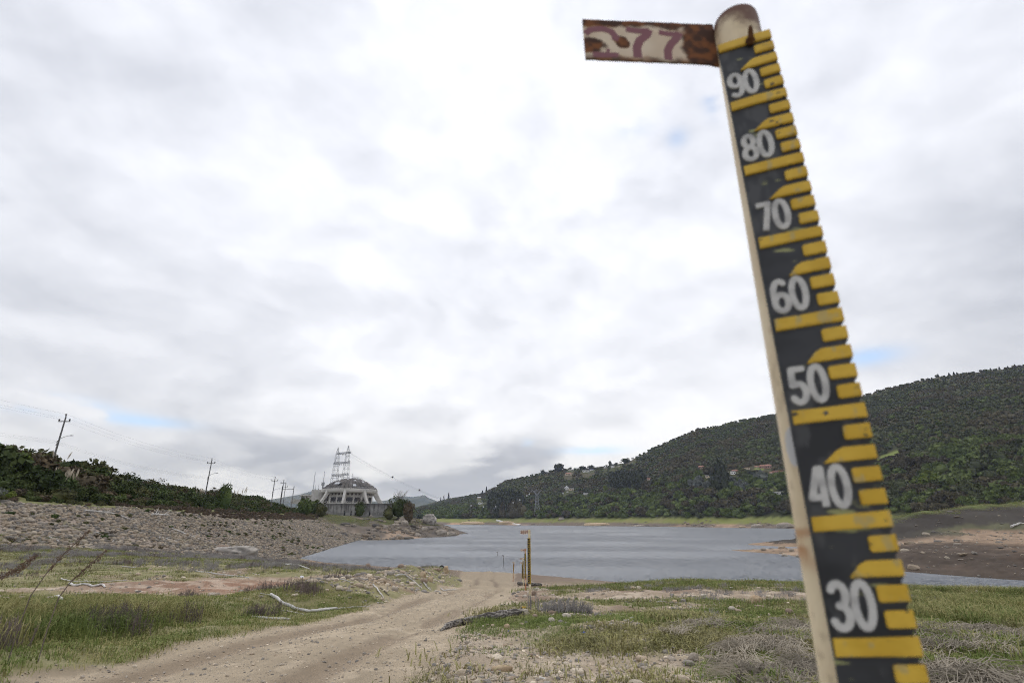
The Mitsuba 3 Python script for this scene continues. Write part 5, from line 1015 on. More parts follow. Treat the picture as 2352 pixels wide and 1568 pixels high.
house(zC(798, 218), zC(866, 252), 'house_cream', 'roof_white', 'small house with white roof high on the far left slope', nwin=2); house(zC(820, 325), zC(905, 352), 'house_white', 'roof_white', 'white house below the small one on the far left slope', 'flat', 3); house(zC(1435, 168), zC(1468, 190), 'house_cream', 'roof_white', 'tiny pale hut left of the hillside pylon, lower one', 'flat', 1); house(zC(1488, 135), zC(1520, 152), 'house_cream', 'roof_white', 'tiny pale hut left of the hillside pylon, upper one', 'flat', 1)
p_ = hit(2003, 1096); house((1996, 1091), (2008, 1097), 'house_white', 'roof_white', 'tiny white hut in the meadow right of the big gauge', 'flat', 1)
def slope_wall(pts, hgt, mat, label):
    P = np.array([hit(*p) for p in pts]); m = MB()
    for a, b in zip(P[:-1], P[1:]):
        L = np.linalg.norm((b - a)[:2]); m.add(*box(((a + b) / 2) + [0, 0, hgt * .5 - .6], (L + .2, .5, hgt + 1.2), math.atan2(b[1] - a[1], b[0] - a[0])))
    tag(obj('wall', m.mesh(), mat), label, 'wall')
slope_wall([zBb(1885, 515), zBb(1960, 485), zBb(2060, 462), zBb(2200, 455), zBb(2340, 440)], 2.6, 'house_white', 'white curved wall below the brick house beside the gauge'); slope_wall([zBb(1195, 590), zBb(1250, 570), zBb(1310, 562)], 2.4, 'house_cream', 'short pale stone wall above the silvery trees'); slope_wall([zBb(1420, 562), zBb(1560, 540), zBb(1730, 520)], 2.2, 'house_cream', 'long pale stone wall above the silvery trees')
# concrete ramp on the far shore, birds on the dark spit
P = [hit(*zC(x, y)) for x, y in ((1170, 648), (1290, 682), (1450, 715), (1610, 742))]; v = []
for k, p in enumerate(P):
    for o in (-5.5, 5.5): v.append([p[0] + o * .35, p[1] + o, p[2] + .35])
vv = np.array(v); f = [[k * 2, k * 2 + 2, k * 2 + 3, k * 2 + 1] for k in range(3)]; t_ = np.vstack([vv, vv - [0, 0, 3]]); tag(obj('concrete_ramp', (t_, np.array(f + [[a + 8 for a in q][::-1] for q in f] + [[k * 2, k * 2 + 8, k * 2 + 10, k * 2 + 2] for k in range(3)] + [[k * 2 + 1, k * 2 + 3, k * 2 + 11, k * 2 + 9] for k in range(3)])), 'house_white'), 'pale concrete boat ramp running into the far side of the lake', kind='structure')
for x, y, lb in ((1825, 1235.5, 'left of two dark sticks standing up on the crest of the dark spit'), (1836, 1233.5, 'right of two dark sticks standing up on the crest of the dark spit')):
    p = hit(x * 1.0 - 6, y + 1.5); tag(obj('stick', tube([p, p + [-.35, 0, .6], p + [-.75, 0, 1.15]], [.10, .09, .05], 6), 'dark_wood'), lb, 'stick')
# ------------------------------------------------------------------ vegetation
def crown(n, leaf, seed, rad=(1, 1, 1), lumps=9, squash=.75, base=.25, core=.62, up=.2):
    p = canopy(n, seed, rad, lumps, squash, base); m = MB(); m.add(*leaves(p, leaf, seed + 1, up))
    v = np.array(_ICO[1].vertices); v = v * (1 + .35 * (meshkit.noise(v * 1.7 + seed, seed) - .5))[:, None] * np.asarray(rad) * core; v[:, 2] = v[:, 2] * squash + rad[2] * (squash * .5 + base * .8)
    m.add(v, _ICO[1].faces); return m.mesh()
def group(name, mesh, bsdf, smooth=False):
    scene[name] = {'type': 'shapegroup', 'leaf_mesh': ply(mesh, bsdf, smooth)}
class Scatter:
    def __init__(s, key, label, cat): s.key, s.n = key, 0; tag(key, label, cat, kind='stuff')
    def put(s, grp, p, sx, sz, rz, tilt=0.0):
        s.n += 1; t = T().translate([float(v) for v in p]).rotate([0, 0, 1], math.degrees(rz))
        if tilt: t = t.rotate([1, 0, 0], math.degrees(tilt))
        scene[f'{s.key}__{s.n:03d}'] = {'type': 'instance', 'to_world': t.scale([float(sx), float(sx), float(sz)]), 'g': {'type': 'ref', 'id': grp}}
r_ = np.random.default_rng(77)

# the wood on the hillside
MATS = ['leaf_far', 'leaf_far_green', 'leaf_far_brown']
for k, mt in enumerate(MATS):
    for s in range(3): group(f'wood_{k}{s}', crown(95, .40, 500 + 10 * k + s, lumps=7, core=.80), mt)
for k, mt in enumerate(MATS):
    for s in range(3): group(f'wood_{k}{s}b', crown(260, .25, 530 + 10 * k + s, lumps=12, core=.66), mt)
group('wood_silver', crown(110, .36, 560, lumps=8), 'leaf_silver'); group('wood_lime', crown(110, .36, 561, lumps=8), 'leaf_lime')
group('wood_pine', crown(130, .34, 562, (1, 1, 1.6), 10, .9, .15), 'leaf_pine')
group('wood_heath', crown(60, .42, 563, lumps=6), 'leaf_olive')
def cone_tree(seed, n=150):
    r = np.random.default_rng(seed); z = r.uniform(.05, 1, n) ** .8; a = r.uniform(0, 6.28, n); rad = (1 - z) * .36 * r.uniform(.55, 1.1, n) + .02
    m = MB(); m.add(*leaves(np.stack([rad * np.cos(a), rad * np.sin(a), z], -1), .16, seed, 0)); m.add(*tube([[0, 0, 0], [0, 0, .6], [0, 0, 1]], [.16, .10, .01], 7)); return m.mesh()
group('wood_conifer', cone_tree(9), 'leaf_pine')
wood = Scatter('hillside_forest', 'dense dark wood covering the hill across the lake', 'forest')
aa, RRn = [], []
cand = []
for y_ in np.arange(250, 1750, 7.0):
    for x_ in np.arange(-300, 1260, 7.0): cand.append((x_, y_))
cand = np.array(cand) + r_.uniform(-2.6, 2.6, (len(cand), 2)); az = np.degrees(np.arctan2(cand[:, 0], cand[:, 1])); R = np.hypot(cand[:, 0], cand[:, 1])
s_ = (R - np.interp(az, AZT, R0T)) / (np.interp(az, CA, CR) - np.interp(az, AZT, R0T))
k = (az > -13) & (az < 60) & (R > np.interp(az, AZT, R0T)) & (s_ < 1.02); cand, s_, R = cand[k], s_[k], R[k]
z = height(cand[:, 0], cand[:, 1]); k = z > 8.2 + 2.5 * fb(cand[:, 0], cand[:, 1], 40, 19); cand, s_, R, z = cand[k], s_[k], R[k], z[k]
pr = proj(np.stack([cand[:, 0], cand[:, 1], z], -1)); sparse = fb(cand[:, 0], cand[:, 1], 55, 23, 4); hue = fb(cand[:, 0], cand[:, 1], 130, 29, 3); hue2 = fb(cand[:, 0], cand[:, 1], 38, 30, 4)
k = (pr[:, 0] > 880) & (r_.uniform(0, 1, len(cand)) < np.where(R < 1150, 1, .62))
for i in np.nonzero(k)[0]:
    x, y = cand[i]; px, py = pr[i, 0], pr[i, 1]
    inside = any(((x - a) / (c * 1.02)) ** 2 + ((y - b) / (d * 1.02)) ** 2 < 1 for a, b, c, d in MEADOWS)
    if inside or any((px > a - 3) & (px < b + 3) & (py > c - 1.5) & (py < d + 12) & (pr[i, 2] < e + 6) | (((x - hx) ** 2 + (y - hy) ** 2) < (hw * .5 + 4.5) ** 2) for a, b, c, d, e, hx, hy, hw in HOUSE_SPOTS): continue
    s = s_[i]; sz = r_.uniform(3.4, 6.0) * (1.0 if s < .35 else .82 - .18 * min(s, 1)); q_ = hue2[i] + r_.normal(0, .05); g = f'wood_{1 if q_ > .55 else 2 if q_ < .44 else 0}{r_.integers(0, 3)}'
    if s > .35 and g[5] == '1' and r_.uniform() < .8: g = f'wood_0{r_.integers(0, 3)}'
    if s < .30 and r_.uniform() < .55 and hue[i] > .40: g = f'wood_1{r_.integers(0, 3)}'
    tall = r_.uniform(.85, 1.25)
    if s < .32:
        if r_.uniform() < .22: continue
        sz *= r_.choice([1.0, 1.35, 1.7], p=[.4, .4, .2])
    if px > 2000 and s > .45 and hue[i] > .45 and r_.uniform() < .4: g = 'wood_heath'; sz *= .7
    if s < .32 and sz > 5.2 and g[-1].isdigit(): g += 'b'
    def ell(cx, cy, a, b): return ((px - cx) / a) ** 2 + ((py - cy) / b) ** 2 < 1
    if ell(1165, 1178, 38, 26): g = 'wood_2' + str(r_.integers(0, 3)) if r_.uniform() < .5 else 'wood_pine'; sz *= 1.25; tall = 2.0
    elif ell(1428, 1112, 28, 16) or ell(1470, 1116, 14, 12) or ell(1655, 1126, 14, 10): g = 'wood_pine'; sz *= 1.15; tall = 2.1
    elif (ell(1640, 1118, 30, 12) or ell(1695, 1123, 28, 10) or ell(1610, 1118, 22, 10) or ell(1745, 1112, 10, 5)) and r_.uniform() < .75: g = 'wood_silver'; tall = 1.2
    elif ell(2130, 1118, 20, 9) and r_.uniform() < .5: g = 'wood_lime'
    elif r_.uniform() < .012 and s < .5: g = 'wood_lime'; sz *= .75
    elif px > 2100 and s > .86 and r_.uniform() < .25: g = 'wood_conifer'; sz *= 1.7; tall = 1.1
    wood.put(g, (x, y, z[i] - .5), sz, sz * tall * .95, r_.uniform(0, 6.28))
# skyline trees one can tell apart
def tree_thing(x, y, Y, w, h, mat, label, seed, kind='round', cat='tree', n=420, leaf=.17, base_hidden=False, twig=False):
    p = hit(x, y) if Y is None else at_y(x, y, Y); d = proj(p)[2]; gz = height(p[:1], p[1:2])[0]; H = max(h * d / F + max(p[2] - gz, 0), .5); Rr = w * d / F / 2
    t = thing('tree' if cat == 'tree' else cat.replace(' ', '_'), label, cat); p0 = np.array([p[0], p[1], gz])
    if kind == 'cone': m = cone_tree(seed, 260); obj('crown', (m[0] * [Rr * 2.6, Rr * 2.6, H] + p0, m[1]), mat, t)
    else:
        m = crown(n, leaf, seed, lumps=10, squash=.8, base=.12 if (cat != 'tree' or d > 400) else .3); v = m[0] - [0, 0, m[0][:, 2].min() * (.9 if (cat != 'tree' or d > 400) else .15)]; v = v / np.array([1, 1, v[:, 2].max()]); obj('crown', (v * [Rr, Rr, H] + p0, m[1]), mat, t)
    rs = np.random.default_rng(seed); mb = MB(); mb.add(*tube([p0 - [0, 0, .3], p0 + [0, 0, H * .35], p0 + [Rr * .1, 0, H * .7]], [max(.04 * H, .05), .03 * H, .012 * H], 7))
    for k in range(4): a = rs.uniform(0, 6.28); q = p0 + [0, 0, H * rs.uniform(.2, .45)]; mb.add(*tube([q, q + [Rr * .45 * math.cos(a), Rr * .45 * math.sin(a), H * .18], q + [Rr * .75 * math.cos(a), Rr * .75 * math.sin(a), H * .38]], [.02 * H, .014 * H, .005 * H], 5))
    obj('trunk', mb.mesh(), 'bark', t)
    if twig:
        mb = MB()
        for k in range(14):
            a = rs.uniform(0, 6.28); q = p0 + [0, 0, H * .6]; e = q + [Rr * rs.uniform(.1, .75) * math.cos(a), Rr * rs.uniform(.1, .75) * math.sin(a), H * rs.uniform(.35, .62)]; mb.add(*tube([q, (q + e) / 2 + rs.normal(size=3) * .12 * Rr, e], [.012 * H, .008 * H, .002 * H], 4))
            for _ in range(4): s = (q + e) / 2 + (e - q) * rs.uniform(0, .5); mb.add(*tube([s, s + rs.normal(size=3) * [.2 * Rr, .2 * Rr, .1 * H] + [0, 0, .05 * H]], [.005 * H, .0015 * H], 3))
        obj('bare_twigs', mb.mesh(), 'bark', t)
    return t
tree_thing(1284, 1083, 1270, 26, 20, 'leaf_pine', 'biggest dark round tree on the skyline left of the hilltop houses', 601)
tree_thing(1246, 1090, 1320, 14, 13, 'leaf_pine', 'small dark tree on the skyline left of the biggest round tree', 602)
tree_thing(1340, 1078, 1270, 22, 9, 'leaf_pine', 'low dark tree clump on the skyline right of the biggest round tree', 603); tree_thing(1358, 1078, 1260, 16, 10, 'leaf_pine', 'dark rounded tree at the right end of the skyline clump', 604)
tree_thing(1401, 1066, 1215, 10, 9, 'leaf_far', 'small umbrella-shaped tree alone on the ridge', 605); tree_thing(1438, 1063, 1200, 26, 12, 'leaf_far', 'broad dark tree on the ridge right of the umbrella-shaped tree', 606)
tree_thing(1117, 1137, 1600, 5, 12, 'leaf_pine', 'narrow dark conifer where the far ridge meets the slope', 607, 'cone'); tree_thing(1108, 1138, 1600, 6, 9, 'leaf_pine', 'shorter conifer just left of the narrow one on the saddle', 608, 'cone')
tree_thing(1030, 1150, 1780, 5, 14, 'leaf_pine', 'tallest conifer on the left end of the far ridge', 609, 'cone'); tree_thing(1019, 1150, 1780, 4, 10, 'leaf_pine', 'conifer left of the tallest one on the far ridge', 610, 'cone'); tree_thing(1012, 1152, 1780, 3, 9, 'leaf_pine', 'leftmost conifer on the far ridge', 611, 'cone')
tree_thing(1390, 1130, None, 13, 17, 'leaf_lime', 'pale yellow-green tree left of the dark pine clump', 612); tree_thing(1240, 1186, None, 26, 15, 'leaf_far_green', 'round green tree at the foot of the hillside pylon', 613)
tree_thing(1831, 1136, 600, 10, 8, 'leaf_silver', 'small silver-grey tree on the meadow above the long white house', 614) if False else None
tree_thing(2010, 1072, None, 20, 12, 'leaf_silver', 'pale grey round tree right of the big gauge on the slope', 615)

# the scrub along the top of the embankment
for k, (mt, n) in enumerate((('leaf_dark', 420), ('leaf_olive', 380), ('leaf_green', 400), ('leaf_brown', 300), ('leaf_dark', 420), ('leaf_olive', 380))): group(f'scrub_{k}', crown(n, .16, 700 + k, lumps=11, squash=.85, base=.12, core=.6), mt)
group('scrub_lime', crown(360, .16, 720, lumps=11, squash=.85, base=.1), 'leaf_lime'); group('scrub_rust', crown(240, .13, 721, lumps=12, squash=.7, base=.05, core=.5, up=1.2), 'leaf_rust'); group('scrub_grey', crown(260, .13, 722, lumps=10), 'leaf_silver')
def wispy(seed):
    r = np.random.default_rng(seed); m = MB()
    for k in range(26):
        a = r.uniform(0, 6.28); e = np.array([math.cos(a) * r.uniform(.1, .75), math.sin(a) * r.uniform(.1, .75), r.uniform(.6, 1.35)]); m.add(*tube([[0, 0, 0], e * [.5, .5, .6], e], [.028, .016, .004], 3, False))
        q = np.linspace(.35, 1.05, 16)[:, None] * e + r.normal(size=(16, 3)) * .10; m.add(*leaves(q, .11, seed + k, .5))
    return m.mesh()
for k in range(3): group(f'scrub_wispy{k}', wispy(740 + k), ['leaf_dark', 'leaf_brown', 'leaf_olive'][k])
scrub = Scatter('thicket', 'dense dark scrub covering the embankment top on the left', 'scrub')
yy, uu = np.meshgrid(np.arange(22, 274, 1.5), np.arange(20.5, 76, 1.5), indexing='ij'); yy = yy.ravel() + r_.uniform(-.7, .7, yy.size); uu = uu.ravel() + r_.uniform(-.7, .7, uu.size); xx = -(uu + 42 + (yy - 109) * .163)
zz = height(xx, yy); dn = fb(xx, yy, 8, 31, 4); hu = fb(xx, yy, 11, 37, 3); pj = proj(np.stack([xx, yy, zz], -1)); kk = (pj[:, 0] > -60) & (pj[:, 0] < 800) & ((yy < 250) | (xx < -97)) & ((uu < 62) | (yy > 170))
for i in np.nonzero(kk)[0]:
    u, Y = uu[i], yy[i]; edge = 29.5 - 1.8 * sm(100, 150, Y)
    if u < 27.6 - 6.5 * sm(92, 135, Y): continue
    edge = edge + 2.4 * (dn[i] - .5) * 4
    if u > 47 and 120 < Y < 190 and r_.uniform() < .35: continue
    if edge <= u < 37 - 5 * sm(120, 170, Y) and r_.uniform() < .62: continue
    if u < edge:
        if Y > 92 or r_.uniform() < .25:
            s = r_.uniform(.5, .95); scrub.put('scrub_rust', (xx[i], yy[i], zz[i] - .1), s, s * r_.uniform(.8, 1.2), r_.uniform(0, 6.28))
        elif r_.uniform() < .35: s = r_.uniform(.4, .8); scrub.put('scrub_1', (xx[i], yy[i], zz[i] - .1), s, s * .8, r_.uniform(0, 6.28))
        continue
    h = (np.interp(u, [29, 36, 50], [.8, 1.35, 1.85]) * np.interp(Y, [40, 100, 130, 200, 240], [1.5, 1.38, 1.05, .95, 1.0])) * r_.choice([r_.uniform(.5, 1.1), r_.uniform(.9, 1.55)], p=[.75, .25]) * (.6 + .9 * dn[i])
    q = r_.uniform()
    g = f'scrub_{r_.integers(0, 6)}' if hu[i] < .52 else f'scrub_{r_.choice([0, 4, 2, 0])}'
    if q < .05: g = 'scrub_lime'; h *= .75
    elif q < .085: g = 'scrub_grey'; h *= .8
    elif q < .20: g = f'scrub_wispy{r_.integers(0, 3)}'; h *= 1.05
    elif q < .25: g = 'scrub_rust'
    scrub.put(g, (xx[i], yy[i], zz[i] - .15), h * r_.uniform(.85, 1.25), h * r_.uniform(.75, 1.0), r_.uniform(0, 6.28))
def hill_bush(x, y, w, h, mat, label, seed, **k):       # bushes that stand out of the scrub
    p = hit(x, y); return tree_thing(x, y, p[1], w, h, mat, label, seed, cat='bush', **k)
tree_thing(24, 1100, 88, 62, 62, 'leaf_lime', 'big rounded yellowish bush at the left edge of the scrub', 801, cat='bush', n=700, leaf=.12)
tree_thing(233, 1082, 128, 17, 24, 'leaf_dark', 'small tree sticking out of the scrub right of the first pole', 802, n=260)
tree_thing(520, 1135, 152, 40, 28, 'leaf_green', 'feathery green bush standing above the scrub right of the second pole', 803, cat='bush', n=600, leaf=.10)
tree_thing(546, 1144, 150, 0.1, .1, 'leaf_lime', '', 805) if False else None
tree_thing(915, 1185, 258, 56, 48, 'leaf_dark', 'large dark tree with bare twigs on top right of the retaining wall', 806, n=900, leaf=.085, twig=True)
tree_thing(938, 1186, 250, 36, 36, 'leaf_brown', 'brownish bush right of the large dark tree', 807, cat='bush', n=500, leaf=.11)
tree_thing(718, 1173, 246, 44, 26, 'leaf_dark', 'dark bush between the green and the olive bush left of the wall', 814, cat='bush', n=500, leaf=.12)
tree_thing(893, 1186, 254, 32, 26, 'leaf_olive', 'olive bush left of the large dark tree at the end of the wall', 808, cat='bush', n=400, leaf=.12)
tree_thing(826, 1184, 256, 30, 36, 'leaf_dark', 'dark bush in front of the retaining wall', 809, cat='bush', n=420, leaf=.12, twig=True)
tree_thing(738, 1176, 235, 34, 24, 'leaf_olive', 'yellowish olive bush at the left end of the retaining wall', 810, cat='bush', n=500, leaf=.12)
tree_thing(700, 1172, 225, 50, 30, 'leaf_green', 'green bush left of the olive bush below the annex', 811, cat='bush', n=500, leaf=.12)
tree_thing(694, 1150, 275, 9, 15, 'leaf_dark', 'left of two small palm-like trees by the annex', 812, n=160); tree_thing(704, 1151, 275, 9, 14, 'leaf_brown', 'right of two small palm-like trees by the annex', 813, n=160)
weeds = Scatter('weeds', 'weeds and dry tufts growing between the stones of the embankment', 'weeds')
n = 900; y = r_.uniform(46, 225, n); u = r_.uniform(.5, 27, n); x = -(u + 42 + (y - 109) * .163); z = height(x, y); c = (np.abs(z - u / 3) < .5) & (fb(x, y, 9, 17, 4) + .004 * (u - 10) > .54)
for i in np.nonzero(c)[0]: s = r_.uniform(.25, .6); weeds.put(r_.choice(['scrub_rust', 'scrub_1', 'scrub_wispy1', 'scrub_2', 'scrub_5']), (x[i], y[i], z[i] - .05), s, s * r_.uniform(.5, .9), r_.uniform(0, 6.28))
# pampas grass
leafy('plume', (.42, .36, .28), (.55, .48, .38), 3); leafy('pampas_leaf', (.075, .08, .04), (.11, .11, .055), 2)
def pampas(x, y, Y, n, hpx, label, seed, spread=1.0):
    p = at_y(x, y, Y); d = proj(p)[2]; gz = height(p[:1], p[1:2])[0]; p0 = np.array([p[0], p[1], gz]); H = hpx * d / F + max(p[2] - gz, 0); rs = np.random.default_rng(seed); t = thing('pampas_grass', label, 'pampas grass'); ml = MB()
    for k in range(n):
        a = rs.uniform(0, 6.28); ln = rs.uniform(.05, .32) * spread; b = p0 + rs.normal(size=3) * [.5, .5, 0] * spread; e = b + np.array([math.cos(a) * ln * H, math.sin(a) * ln * H, H * rs.uniform(.8, 1.0)]); q = b + (e - b) * .72; ax = (e - q)
        m = MB(); m.add(*tube([b, (b + q) / 2 + [0, 0, .05 * H], q], [.012, .010, .008], 4)); L = np.linspace(0, 1, 7)[:, None]; m.add(*tube(q + ax * L + [0, 0, 1] * L * (1 - L) * .0, np.array([.02, .07, .10, .11, .09, .05, .01]) * 1.15, 6)); m.add(*leaves(q + ax * rs.uniform(0, 1, (40, 1)) + rs.normal(size=(40, 3)) * .05, .06, seed + k, 1.5, 3))
        obj('plume', m.mesh(), 'plume', t)
    for k in range(60):
        a = rs.uniform(0, 6.28); L = H * rs.uniform(.4, .75); b = p0 + rs.normal(size=3) * [.25, .25, 0]; pts = [b, b + [math.cos(a) * L * .3, math.sin(a) * L * .3, L * .75], b + [math.cos(a) * L * .8, math.sin(a) * L * .8, L * .55]]; ml.add(*tube(pts, [.02, .015, .004], 3, False))
    obj('leaves', ml.mesh(), 'pampas_leaf', t)
pampas(164, 1100, 88, 9, 26, 'pampas grass with many pale plumes in the scrub below the first pole', 901, 1.2); pampas(138, 1098, 92, 4, 28, 'pampas grass with few plumes left of the many-plumed clump', 902)
pampas(146, 1040, 106, 3, 16, 'pampas plumes on the crest beside the first pole', 903); pampas(218, 1088, 112, 3, 16, 'pampas grass right of the many-plumed clump in the scrub', 904)
pampas(461, 1140, 150, 7, 20, 'pampas grass in the scrub below the second pole', 905); pampas(552, 1130, 165, 5, 16, 'pampas grass on the crest right of the feathery bush', 906)

# grass, dead stalks, straw of the near shore
def blades(n, h, w, seed, spread=.12, lean=.5, curl=.35):
    r = np.random.default_rng(seed); a = r.uniform(0, 6.28, n); ln = r.uniform(.1, 1, n) * lean; L = h * r.uniform(.55, 1.15, n); b = np.stack([r.normal(0, spread, n), r.normal(0, spread, n), np.zeros(n)], -1)
    dh = np.stack([np.cos(a), np.sin(a), np.zeros(n)], -1); side = np.stack([-np.sin(a + r.normal(0, .6, n)), np.cos(a), np.zeros(n)], -1) * w / 2
    mid = b + dh * (ln * L * .38)[:, None] + np.stack([0 * L, 0 * L, L * .60], -1); tip = b + dh * (ln * L * (.8 + curl))[:, None] + np.stack([0 * L, 0 * L, L * (1 - .45 * ln)], -1)
    v = np.stack([b - side, b + side, mid + side * .8, mid - side * .8, tip], 1).reshape(-1, 3); k = np.arange(n)[:, None] * 5
    return v, np.vstack([k + [0, 1, 2], k + [0, 2, 3], k + [3, 2, 4]])
leafy('blade_green', (.15, .195, .055), (.225, .26, .085), 2.0); leafy('blade_yellow', (.26, .25, .10), (.35, .32, .145), 2.0); leafy('blade_dull', (.19, .18, .09), (.26, .24, .125), 2.0); leafy('blade_straw', (.26, .23, .185), (.44, .39, .31), 3.0)
leafy('blade_deep', (.10, .135, .036), (.17, .20, .06), 1.2); leafy('twig_grey', (.25, .235, .225), (.37, .35, .335), 2.0); leafy('twig_purple', (.14, .112, .105), (.20, .16, .145), 2.0)
for k in range(3):
    group(f'turf_{k}', blades(40, .075, .0065, 20 + k, .10, 1.0), 'blade_green'); group(f'turf_y{k}', blades(34, .085, .0065, 30 + k, .11, 1.0), 'blade_yellow'); group(f'turf_d{k}', blades(30, .09, .006, 40 + k, .11, .9), 'blade_dull')
    group(f'tall_{k}', blades(80, .36, .008, 50 + k, .18, 1.0, .5), 'blade_deep'); group(f'tall_y{k}', blades(56, .38, .0075, 60 + k, .18, .8), 'blade_yellow')
    group(f'far_turf_{k}', blades(30, .17, .022, 70 + k, .28, .9), ['blade_green', 'blade_yellow', 'blade_dull'][k])
low = Scatter('rough_grass', 'rough grass tufts on the rocky point and the right bank', 'grass')
for n, x0, x1, y0, y1, cond in ((2200, -95, -30, 215, 300, lambda x, y, z: (z > 4.6) & (fb(x, y, 8, 5) > .46)), (5200, 100, 290, 130, 250, lambda x, y, z: z > .88 * np.interp(x, [72, 98, 130, 155, 185, 230], [.5, 3.3, 9.6, 12.1, 14.0, 15.8]) + 2.0 * (fb(x, y, 14, 6) - .45))):
    x, y = r_.uniform(x0, x1, n), r_.uniform(y0, y1, n); z = height(x, y); c = cond(x, y, z)
    for i in np.nonzero(c)[0]: s = r_.uniform(2.0, 4.5); low.put(f'far_turf_{r_.choice(3, p=[.35, .25, .4])}', (x[i], y[i], z[i] - .1), s, s * r_.uniform(.7, 1.1), r_.uniform(0, 6.28))
grass = Scatter('grass', 'short green and yellowish grass growing over the stony shore', 'grass')
def log_dist(x, y):
    a, b = LOG_ENDS; d = b - a; t = np.clip(((x - a[0]) * d[0] + (y - a[1]) * d[1]) / (d @ d), 0, 1); return np.hypot(x - a[0] - t * d[0], y - a[1] - .12 * np.sin(t * 3) - t * d[1]) + (y > a[1] + t * d[1]) * .15
def sow(n, x0, x1, y0, y1, fn, power=1.4):
    x, y = r_.uniform(x0, x1, n), y0 + (y1 - y0) * r_.uniform(0, 1, n) ** power; z = height(x, y); _z_cache.z = z; g = fn(x, y); del _z_cache.z; k = (r_.uniform(0, 1, n) < g) & (z > .5) & (log_dist(x, y) > .30); return x[k], y[k], z[k]
x, y, z = sow(8500, -1.0, 9.5, 4.2, 13, lambda a, b: grass_mask(a, b) * (a > track_x(b)) * 1.0 + .03)
hm = fb(x, y, 1.1, 64, 3)
for i in range(len(x)): g = ('turf_' if hm[i] < .47 else 'turf_y' if r_.uniform() < .5 else 'turf_d') + str(r_.integers(0, 3)); s = r_.uniform(.7, 1.35) * (1 + .7 * sm(.56, .68, np.array([hm[i]]))[0]) * np.interp(y[i], [4, 9], [.8, 1]); grass.put(g, (x[i], y[i], z[i] - .01), s * 1.2, s * r_.uniform(.5, .95), r_.uniform(0, 6.28))
x, y, z = sow(9000, -2, 26, 12, 34, lambda a, b: grass_mask(a, b) * (a > track_x(b)), 1.2)
for i in range(len(x)): g = f'far_turf_{r_.choice(3, p=[.5, .2, .3])}'; s = r_.uniform(.6, 1.1) * np.interp(y[i], [12, 30], [.7, 1.25]); grass.put(g, (x[i], y[i], z[i] - .02), s, s * r_.uniform(.6, 1.1), r_.uniform(0, 6.28))
x, y, z = sow(9000, -50, -6, 13, 60, lambda a, b: grass_mask(a, b) * .9, 1.2)
for i in range(len(x)): g = f'far_turf_{r_.choice(3, p=[.4, .25, .35])}'; s = r_.uniform(.6, 1.1) * np.interp(y[i], [12, 45], [.7, 1.3]); grass.put(g, (x[i], y[i], z[i] - .02), s, s * r_.uniform(.5, 1.0), r_.uniform(0, 6.28))
x, y, z = sow(6000, -15, -3.6, 4.4, 16, lambda a, b: grass_mask(a, b), 1.1)
for i in range(len(x)): g = ('turf_' if r_.uniform() < .6 else 'turf_y') + str(r_.integers(0, 3)); s = r_.uniform(.7, 1.2); grass.put(g, (x[i], y[i], z[i] - .01), s * 1.2, s, r_.uniform(0, 6.28))
tall = Scatter('tall_grass', 'tall dark green grass on the mound at the lower left', 'grass')
x, y, z = sow(3600, -15, -3.5, 5.6, 14, lambda a, b: np.clip(1.25 * np.exp(-(((a + 8.3) / 3.0) ** 2 + ((b - 8.9) / 1.9) ** 2)) + 1.0 * sm(-8, -9.5, a) * sm(11.5, 9.5, b), 0, 1) * sm(-.4, .3, track_x(b) - track_w(b) - .9 - a))
hm = fb(x, y, 1.6, 66, 3)
for i in range(len(x)): g = ('tall_y' if hm[i] > .58 or r_.uniform() < .12 else 'tall_') + str(r_.integers(0, 3)); s = r_.uniform(.55, 1.05) * (.7 + .6 * hm[i]); tall.put(g, (x[i], y[i], z[i] - .02), s, s * r_.uniform(.8, 1.15), r_.uniform(0, 6.28))
x, y, z = sow(900, 4, 26, 13, 30, lambda a, b: np.clip(sm(20, 24, b) * sm(5, 9, a) * .8 + sm(.56, .64, fb(a, b, 2, 68)) * .6, 0, 1) * grass_mask(a, b))
for i in range(len(x)): s = r_.uniform(.5, 1.0); tall.put(('tall_y' if r_.uniform() < .5 else 'tall_') + str(r_.integers(0, 3)), (x[i], y[i], z[i] - .02), s * 1.3, s * .8, r_.uniform(0, 6.28))
x, y, z = sow(420, 3.2, 8.5, 5.6, 9, lambda a, b: sm(.54, .64, fb(a, b, 1.6, 69)) * .8)
for i in range(len(x)): s = r_.uniform(.35, .6); tall.put('tall_' + str(r_.integers(0, 3)), (x[i], y[i], z[i] - .02), s, s * .8, r_.uniform(0, 6.28))
x, y, z = sow(2600, 8, 30, 10, 26, lambda a, b: sm(.52, .64, a / np.maximum(b, 1)) * grass_mask(a, b))
for i in range(len(x)): s = r_.uniform(.5, 1.0); tall.put(('tall_y' if r_.uniform() < .6 else 'tall_') + str(r_.integers(0, 3)), (x[i], y[i], z[i] - .02), s * 1.5, s * .9, r_.uniform(0, 6.28))
x, y, z = sow(3200, -1.0, 14, .8, 4.8, lambda a, b: grass_mask(a, b) * (a > track_x(b)), 1.0)
for i in range(len(x)): s = r_.uniform(.7, 1.2); grass.put(('turf_' if r_.uniform() < .6 else 'turf_y') + str(r_.integers(0, 3)), (x[i], y[i], z[i] - .01), s * 1.2, s * .8, r_.uniform(0, 6.28))
